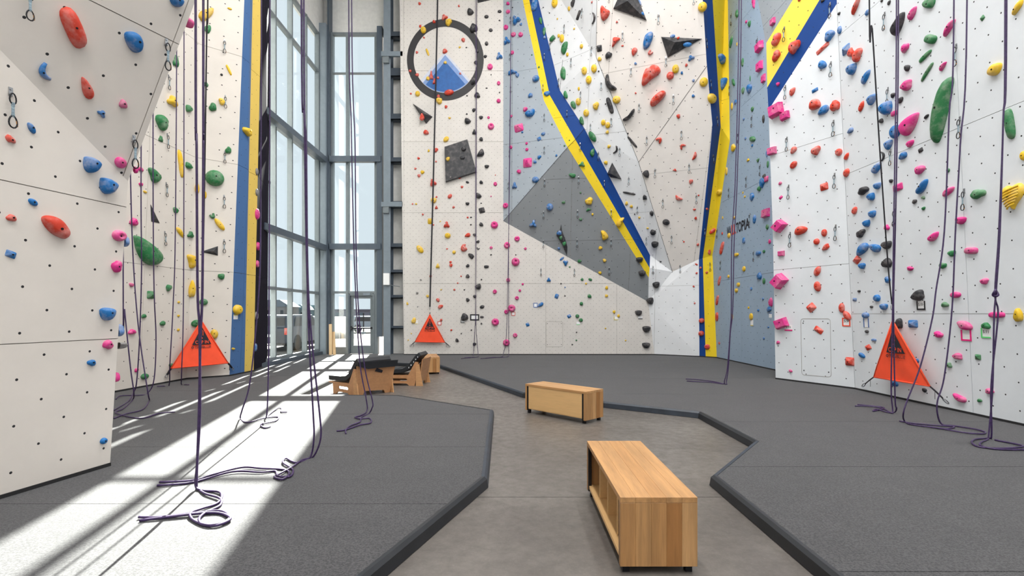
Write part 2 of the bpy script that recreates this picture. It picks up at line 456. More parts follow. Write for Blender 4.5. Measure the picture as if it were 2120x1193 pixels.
w.facet([B, C, L3, L2], 'dark_grey', 'dark grey panel', 2.0, 2.0)
w.facet([L0, L1, M1, M0], 'stripe_yellow', 'left diagonal stripe', 9, 4, True, 'painted_panel')
w.facet([L1, L2, M2, M1], 'stripe_yellow', 'left diagonal stripe', 9, 4, True, 'painted_panel')
w.facet([L2, L3, M3, M2], 'stripe_yellow', 'left diagonal stripe', 9, 4, True, 'painted_panel')
w.facet([M0, M1, R1, R0], 'stripe_blue', 'left diagonal stripe', 9, 4, True, 'painted_panel')
w.facet([M1, M2, R2, R1], 'stripe_blue', 'left diagonal stripe', 9, 4, True, 'painted_panel')
w.facet([M2, M3, R3, R2], 'stripe_blue', 'left diagonal stripe', 9, 4, True, 'painted_panel')
w.facet([R0, R1, G1, G0], 'cool_far', 'white overhang', 2.44, 2.44)
w.facet([R1, R2, G2, G1], 'cool_far', 'white overhang', 2.44, 2.44)
w.facet([R2, R3, J, G2], 'cool_far', 'white overhang', 2.44, 2.44)
w.facet([G0, G1, G2, HH, K3], 'warm_over', 'central overhang', 3.0, 3.0)
w.facet([G2, J, K, K2, HH], 'warm_over', 'central overhang', 3.0, 3.0)
w.facet([C, D, K4, K, J, R3, M3, L3], 'cool_far', 'lower centre wall', 2.44, 2.44)
for a, b, c, d in ((K3, HH, O1, O0), (HH, K2, O1, O1), (K2, K, O2, O1), (K, K4, O3, O2)):
    w.facet([a, b, c, d] if c is not d else [a, b, c], 'stripe_blue', 'right upright stripe', 9, 4, True, 'painted_panel')
for a, b, c, d in ((O0, O1, N1, N0), (O1, O2, N2, N1), (O2, O3, N3, N2)):
    w.facet([a, b, c, d], 'stripe_yellow', 'right upright stripe', 9, 4, True, 'painted_panel')
W3 = w.done()
edge_strip(W3, [S0, S1], (0, 0.7, 0), M['liner'])
pq = onp(1463, 137, pf5)
for sm in ([G0, G1, G2, J], [G2, pq], [B, L2, M2, R2], [R1, onp(1165, 124, plane3(R0, R1, G1))]):
    MB().tube([p + V3((0, -.004, 0)) for p in sm], .006, 4).build('joint_seam', M['dark_trim'], W3)
w = Wall('wall_back_right', (6.6, 14, 0), 'blue-grey side wall between the upright stripe and the right wall')
fe = V3((6.55, 9.4, ZT)); Q1 = onp(1585, 86, pf7); Q0 = onp(1545, TY, pf7); Q2 = onp(1612, 130, pf7); Q3 = at(1735, TY, 10.3)
w.facet([N3, fe, V3((6.55, 9.4, Q2.z)), Q2, Q1, Q0, N0, N1, N2], 'blue_grey', 'blue-grey wall', 2.44, 2.44, False, v0=0.1)
w.facet([Q0, Q1, Q2, Q3], 'mid_grey', 'grey corner panel', 3, 3, False)
W7 = w.done()
base_shadow('base_shadow_back', [S0, D, K4, O3, N3, fe], 'thin black strip for the shadow gap under the back wall')
# --- right wall
r_l, r_f, r_n = V3((5.70, 11.07, ZT)), V3((6.42, 9.58, ZT)), V3((6.47, 1.0, ZT))
FT = at(1732, 0, 9.58)
pw5a, pw5b = plane3(r_l, r_f, FT), plane3(r_f, r_n, FT)
fdir = FT - r_f
def fold(py):
    lo, hi = 0.0, 3.0
    for _ in range(50):
        m_ = (lo + hi) / 2
        if pix(r_f + fdir * m_)[1] > py: lo = m_
        else: hi = m_
    return r_f + fdir * lo
f8, fm55, fm137 = fold(8), fold(-55), fold(-137)
e480, e228, e181, e89 = onp(1600, 480, pw5a), onp(1591, 228, pw5a), onp(1588.5, 181, pw5a), onp(1586.5, 89, pw5a)
w = Wall('wall_right', (6.3, 7, 0), 'white right climbing wall with a yellow and blue corner stripe')
w.facet([r_l, r_f, f8, e228, e480], 'cool_near', 'right wall left face', 2.44, 2.44, False, u0=9.58)
w.facet([e228, f8, fm55, e181], 'stripe_blue', 'right wall stripe', 9, 4, False, 'painted_panel')
w.facet([e181, fm55, fm137, e89], 'stripe_yellow_pale', 'right wall stripe', 9, 4, False, 'painted_panel')
ftop = r_f + fdir * ((10.5 - ZT) / fdir.z); ntop = ftop + (r_n - r_f)
w.facet([r_f, r_n, ntop, ftop], 'cool_near', 'right wall', 2.44, 2.6, False, u0=9.58 - 2.44 * 4, v0=-1.1)
W5 = w.done()
edge_strip(W5, [r_l, e480, e228, e181, e89, fm137, ftop], (1.0, 0.25, 0), M['liner'])
base_shadow('base_shadow_right', [r_l, r_f, r_n], 'thin black strip for the shadow gap under the right wall')

def hatch(root, corners, pl):
    P = [onp(x, y, pl) for x, y in corners]; n = pl[1] if pl[1].dot(CAM - P[0]) > 0 else -pl[1]; L = []
    for i in range(4):
        a, b, c = P[i - 1], P[i], P[(i + 1) % 4]
        for k in range(5):
            t = k / 4; p, q_ = b + (a - b).normalized() * .06, b + (c - b).normalized() * .06
            L.append(p * (1 - t) ** 2 + b * 2 * t * (1 - t) + q_ * t * t + n * .001)
    MB().tube(L, .004, 4, True).build('hatch_seam', M['backing'], root)
    ctr = sum(P, V3((0, 0, 0))) / 4
    for p in P: c0 = p + (ctr - p) * .16; MB().cyl(c0 + n * .004, c0 - n * .004, .012, 8).build('hatch_bolt', M['bolt'], root)
hatch(W3, [(1130.5, 666), (1165, 666), (1165, 718), (1130.5, 718)], (S0, V3((0, -1, 0))))
hatch(W5, [(1658, 660), (1719, 660), (1721, 781), (1660, 776)], pw5a)

# ------------------------------------------------------------------ floor and mats
fr_ = tag(empty('floor', (0, 4, 0)), 'bare polished concrete floor between the mats', 'floor', kind='structure')
ys = [-9, -4.3, -0.1, 4.19, 8.5, 12.8, 18.4]
for a, b in zip(ys, ys[1:]):
    MB().box(-8.2, 8.2, a + 0.004, b - 0.004, -0.12, 0).build('slab', M['concrete'], fr_)
MB().box(-8.2, 8.2, -9, 18.4, -0.2, -0.012).build('slab_bed', M['dark_trim'], fr_)
def mat_thing(name, poly, cuts, edges, label, org):
    root = tag(empty(name, org), label, 'mat'); P = [V3((x, y, 0)) for x, y in poly]
    cuts = [-50] + cuts + [50]
    for a, b in zip(cuts, cuts[1:]):
        pl = clip_poly(P, lambda p: p.y - a - 0.003); pl = clip_poly(pl, lambda p: b - 0.003 - p.y) if pl else pl
        if len(pl) < 3: continue
        MB().prism([[(p.x, p.y) for p in pl]], lambda x, y, t: V3((x, y, t)), ZT).build('mat_section', M['carpet'], root)
    area = sum(P[i].x * P[(i + 1) % len(P)].y - P[(i + 1) % len(P)].x * P[i].y for i in range(len(P)))
    def offs(i, d):                                   # mitred outward offset at corner i
        def nrm(a, b):
            e = (b - a).normalized(); n = V3((e.y, -e.x, 0)); return n if area > 0 else -n
        n1, n2 = nrm(P[i - 1], P[i]), nrm(P[i], P[(i + 1) % len(P)])
        m_ = (n1 + n2).normalized(); return P[i] + m_ * (d / max(0.4, m_.dot(n1)))
    for i in edges:
        j = (i + 1) % len(P); V = []
        for d, z in ((-0.015, ZT + 0.004), (0.012, ZT + 0.005), (0.034, ZT - 0.016), (0.045, 0.004), (-0.015, 0.004)):
            V += [offs(i, d) + V3((0, 0, z)), offs(j, d) + V3((0, 0, z))]
        mk('edge_strip', V, [(0, 1, 3, 2), (2, 3, 5, 4), (4, 5, 7, 6), (6, 7, 9, 8), (8, 9, 1, 0), (0, 2, 4, 6, 8), (1, 9, 7, 5, 3)], M['vinyl_blue' if i % 2 else 'vinyl'], root)
    return root
mat_thing('floor_mat', [(-8, -1.5), (-2.27, -1.5), (-0.82, 2.75), (-.25, 4.42), (-.306, 7.5), (-1.97, 8.84), (-3.76, 8.9), (-4.1, 13.8), (-4.85, 15.4), (-4.85, 18.1), (-6.6, 18.1), (-6.6, 13.2), (-8, 13.2)],
          [3.8, 5.43, 7.2, 9.4, 11.6, 13.8, 16.0], [1, 2, 3, 4, 5, 6, 7], 'grey carpeted crash mat on the left, half in sunlight', (-3, 5, 0))
mat_thing('floor_mat', [(-4.85, 15.4), (-1.99, 14.2), (.22, 9.17), (1.49, 8.2), (2.71, 7.36), (2.71, 5.66), (1.77, 4.46), (1.77, -1.5), (8, -1.5), (8, 18.2), (-4.85, 18.2)],
          [2.8, 4.72, 6.7, 9.0, 11.2, 13.4, 15.6], [0, 1, 2, 3, 4, 5, 6], 'grey carpeted crash mat along the right and back walls, in shade', (4, 8, 0))

# ------------------------------------------------------------------ building shell, windows, door
def shell(name, boxes, mat, label, cat='wall'):
    mb = MB()
    for b in boxes: mb.box(*b)
    return tag(mb.build(name, mat), label, cat, kind='structure')
HR = 14.7
shell('wall_outer_left', [(-8.3, -8.1, -9, 13.2, 0, HR), (-8.3, -6.9, 13.2, 13.32, 0, HR), (-6.95, -6.7, 13.32, 18.3, 11.25, HR)], M['liner'], 'white upper wall over the left glazing')
shell('wall_outer_back', [(-6.7, -4.5, 18.25, 18.4, 11.45, HR), (-4.5, 8.3, 18.3, 18.45, 0, HR)], M['liner'], 'white metal liner wall above the door and behind the steel column')
shell('wall_outer_right', [(8.1, 8.3, -9, 18.4, 0, HR)], M['liner'], 'white outer wall behind the right climbing wall')
shell('wall_rear', [(-8.3, 8.3, -9.15, -9, 0, 1.0), (-8.3, 8.3, -9.15, -9, 9.0, HR), (-8.3, -7, -9.15, -9, 1.0, 9.0), (7, 8.3, -9.15, -9, 1.0, 9.0)], M['liner'], 'white wall behind the viewer with a wide opening added for sky light')  # unseen opening, added to let soft sky light in from behind
shell('ceiling', [(-8.3, 8.3, -9.15, 18.45, HR, HR + 0.2)], M['ceil'], 'pale roof deck over the hall', 'ceiling')
def sym_box(parent, name, mat, *b): return MB().box(*b).build(name, mat, parent)
g1 = tag(empty('window_1', (-6.75, 15.5, ZT)), 'tall glazed curtain wall on the left with aluminium mullions', 'window', kind='structure')
ZS = [0.24, 2.22, 3.80, 6.86, 9.90, 11.2]; YS = [13.36, 14.48, 15.56, 16.66, 17.72]
for y in YS: sym_box(g1, 'mullion', M['alu_side'], -6.82, -6.67, y - 0.035, y + 0.035, ZT, 11.25)
for z in ZS:
    thick = z in (3.80, 6.86)
    sym_box(g1, 'transom', M['alu'], -6.815, -6.68, 13.32, 17.75, z - 0.04, z + 0.04)
    if thick: sym_box(g1, 'girt', M['steel_dark'], -6.62, -6.42, 13.32, 17.78, z - 0.10, z + 0.08)
sym_box(g1, 'sill', M['steel_dark'], -6.84, -6.56, 13.32, 17.75, ZT, 0.2)
for y0, y1 in zip(YS, YS[1:]):
    for z0, z1 in zip(ZS, ZS[1:]): sym_box(g1, 'pane', M['glass'], -6.79, -6.775, y0 + 0.03, y1 - 0.03, z0 + 0.03, z1 - 0.03)
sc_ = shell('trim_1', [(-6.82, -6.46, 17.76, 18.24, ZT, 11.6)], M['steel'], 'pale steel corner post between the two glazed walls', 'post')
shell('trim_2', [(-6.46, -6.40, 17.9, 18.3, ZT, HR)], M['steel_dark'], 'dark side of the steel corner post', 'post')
g2 = tag(empty('window_2', (-5.5, 18.2, ZT)), 'tall back glazing above and beside the glass door', 'window', kind='structure')
XM = [(-6.42, -6.33), (-5.87, -5.78), (-4.86, -4.74)]; ZB = [0.2, 2.26, 3.86, 6.93, 10.03, 11.42]
for x0, x1 in XM: sym_box(g2, 'mullion', M['alu'], x0, x1, 18.08, 18.28, ZT if x0 < -5 else 0.0, 11.45)
for z in ZB[1:]:
    th_ = .022 if z == 10.03 else .04
    sym_box(g2, 'transom', M['alu'], -6.42, -4.74, 18.12 if z == 10.03 else 18.1, 18.22 if z == 10.03 else 18.26, z - th_, z + th_)
    if z in (3.86, 6.93): sym_box(g2, 'girt', M['steel_dark'], -6.42, -4.6, 17.9, 18.08, z - 0.1, z + 0.1)
sym_box(g2, 'sill', M['alu_side'], -6.33, -5.87, 18.1, 18.28, ZT, 0.33)
for (a, b) in ((XM[0], XM[1]), (XM[1], XM[2])):
    for k, (z0, z1) in enumerate(zip(ZB, ZB[1:])):
        if k == 0 and a is XM[1]: continue
        sym_box(g2, 'pane', M['glass'], a[1], b[0], 18.17, 18.185, z0 + 0.04, z1 - 0.04)
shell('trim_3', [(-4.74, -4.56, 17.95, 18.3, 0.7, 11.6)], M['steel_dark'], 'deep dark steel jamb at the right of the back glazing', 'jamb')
d1 = tag(empty('door_1', (-5.3, 18.18, ZT)), 'glass exit door with aluminium frame and dark push bar', 'door', kind='structure')
sym_box(d1, 'jamb', M['steel_dark'], -5.78, -5.72, 18.06, 18.26, ZT, 2.2); sym_box(d1, 'jamb', M['alu_side'], -4.92, -4.86, 18.06, 18.26, ZT, 2.2)
sym_box(d1, 'stile', M['alu_side'], -5.72, -5.62, 18.14, 18.2, ZT, 2.14); sym_box(d1, 'stile', M['alu_side'], -5.02, -4.92, 18.14, 18.2, ZT, 2.14)
sym_box(d1, 'rail', M['alu_side'], -5.62, -5.02, 18.14, 18.2, ZT, 0.38); sym_box(d1, 'rail', M['alu_side'], -5.62, -5.02, 18.14, 18.2, 2.04, 2.14)
sym_box(d1, 'head', M['alu_side'], -5.72, -4.92, 18.08, 18.26, 2.14, 2.24)
sym_box(d1, 'pane', M['glass'], -5.63, -5.01, 18.165, 18.178, 0.36, 2.05)
pb = MB().cyl((-5.68, 18.08, 1.0), (-4.95, 18.08, 1.0), 0.022).box(-5.72, -5.66, 18.06, 18.16, 0.92, 1.06).box(-4.98, -4.94, 18.07, 18.16, 0.97, 1.03).build('push_bar', M['dmetal'], d1)
MB().box(-5.25, -5.0, 18.06, 18.14, 2.15, 2.24).build('door_closer', M['steel'], d1)
c1 = tag(empty('trim_4', (-4.35, 17.9, 0)), 'grey steel wall column beside the back climbing wall', 'column', kind='structure')
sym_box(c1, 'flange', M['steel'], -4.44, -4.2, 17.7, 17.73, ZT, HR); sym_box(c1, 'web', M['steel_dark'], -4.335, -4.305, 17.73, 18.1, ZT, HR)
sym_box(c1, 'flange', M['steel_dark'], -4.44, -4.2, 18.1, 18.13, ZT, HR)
for i, (ya, yb) in enumerate(((69, 80), (144, 161), (238, 250), (328, 338), (418, 430), (505, 514), (559, 566), (611, 618), (675, 681))):
    za, zb = at(800, ya, 18.1).z, at(800, yb, 18.1).z
    tag(MB().box(-4.3, -3.0, 17.98, 18.28, zb, zb + 0.025).box(-4.3, -3.0, 17.98, 18.0, zb, za).box(-4.3, -3.0, 18.26, 18.28, zb, za).build('trim_%d' % (5 + i), M['steel_dark']),
        '%s dark steel girt from the floor beside the grey column' % ordn(9 - i), 'girt', kind='structure')
for k, yy in enumerate((114, 424)):
    z = at(800, yy, 17.7).z
    r_ = tag(empty('steel_bracket', (-4.1, 17.7, z)), ('upper' if k == 0 else 'lower') + ' pale steel bracket bolted to the grey column', 'bracket', 'column brackets')
    MB().box(-4.5, -3.76, 17.60, 17.69, z - 0.08, z + 0.08).build('beam', M['steel'], r_)
    MB().box(-4.44, -4.24, 17.62, 17.7, z - 0.3, z - 0.08).build('gusset', M['alu'], r_)
bx_ = tag(empty('electrical_box', (-4.32, 17.64, at(800, 578, 17.6).z - .2)), 'white electrical box fixed to the grey steel column', 'box')
zc = at(800, 578, 17.6).z
MB().box(-4.42, -4.22, 17.58, 17.7, zc - 0.2, zc + 0.2).build('housing', M['white'], bx_); MB().cyl((-4.2, 17.66, zc - .2), (-3.9, 17.8, zc - .25), 0.012).build('conduit', M['alu'], bx_)
for k, yy in enumerate((60, 376)):
    p = at(541, yy, 14.0)
    r_ = tag(empty('steel_bracket', p), ('upper' if k == 0 else 'lower') + ' dark steel bracket sticking out of the black wall end', 'bracket', 'wall end brackets')
    MB().box(p.x - .05, p.x + .2, 13.95, 14.12, p.z - .03, p.z + .03).build('arm', M['dmetal'], r_)
    MB().prism([[(p.x - .05, p.z - .03), (p.x + .1, p.z - .03), (p.x - .05, p.z - .24)]], lambda a, b, t: V3((a, 14.0 + t, b)), .02).build('gusset', M['dmetal'], r_)
# lumber offcuts leaning in the corner
for k, (x0, tl, hh, lab) in enumerate(((676, 0.04, 1.06, 'tall pine board leaning on the dark corner post'), (683, 0.10, 0.80, 'short dark-edged pine board leaning beside the taller one'))):
    p = fl(x0, 737); p.y = 17.55 + 0.06 * k
    Mx = Matrix.Translation(p) @ Matrix.Rotation(-tl, 4, 'Y') @ Matrix.Rotation(-0.14 if k else -0.1, 4, 'X')
    r_ = tag(empty('lumber_board', p), lab, 'board', 'boards in the window corner')
    MB().box(-0.05, 0.05, 0, 0.03, 0, hh).build('board', M['lumber'], r_, M=Mx)
    MB().box(-0.045, 0.045, 0.0, 0.032, hh, hh + 0.004).build('cut_end', M['ply_edge'], r_, M=Mx)

# ------------------------------------------------------------------ ceiling lamps added above the frame to brighten the hall
LAMPS = {r: emit('added_lamp_diffuser_' + r, (1, .97, .93, 1), e) for r, e in (('left', 6.0), ('middle', 4.5), ('right', 4.0))}
for row, X in (('left', -1.2), ('middle', 1.6), ('right', 4.4)):
    for j, Y in enumerate((-6.5, -2.0, 2.5, 7.0, 11.5)):
        r_ = tag(empty('added_ceiling_light', (X, Y, 14.2)), 'long white lamp added above the frame, %s from the rear in the %s row' % (ordn(j + 1), row), 'lamp', 'added hall lamps')
        MB().box(X - .35, X + .35, Y - 1.2, Y + 1.2, 14.22, 14.34).build('housing', M['liner'], r_)
        MB().box(X - .3, X + .3, Y - 1.15, Y + 1.15, 14.2, 14.219).build('diffuser', LAMPS[row], r_)
        for sx in (-1, 1): MB().cyl((X, Y + sx, 14.34), (X, Y + sx, HR), 0.01).build('hanger_rod', M['metal'], r_)
        ld = bpy.data.lights.new('added_fill_light', 'AREA'); ld.shape = 'RECTANGLE'; ld.size = 0.6; ld.size_y = 2.3; ld.energy = LAMP_W * {'left': 1.35, 'middle': 1.0, 'right': 0.85}[row]; ld.color = (1.0, 0.99, 0.98)
        lo = bpy.data.objects.new('added_lamp_light', ld); COL.objects.link(lo); lo.parent = r_; lo.location = (0, 0, -0.02)
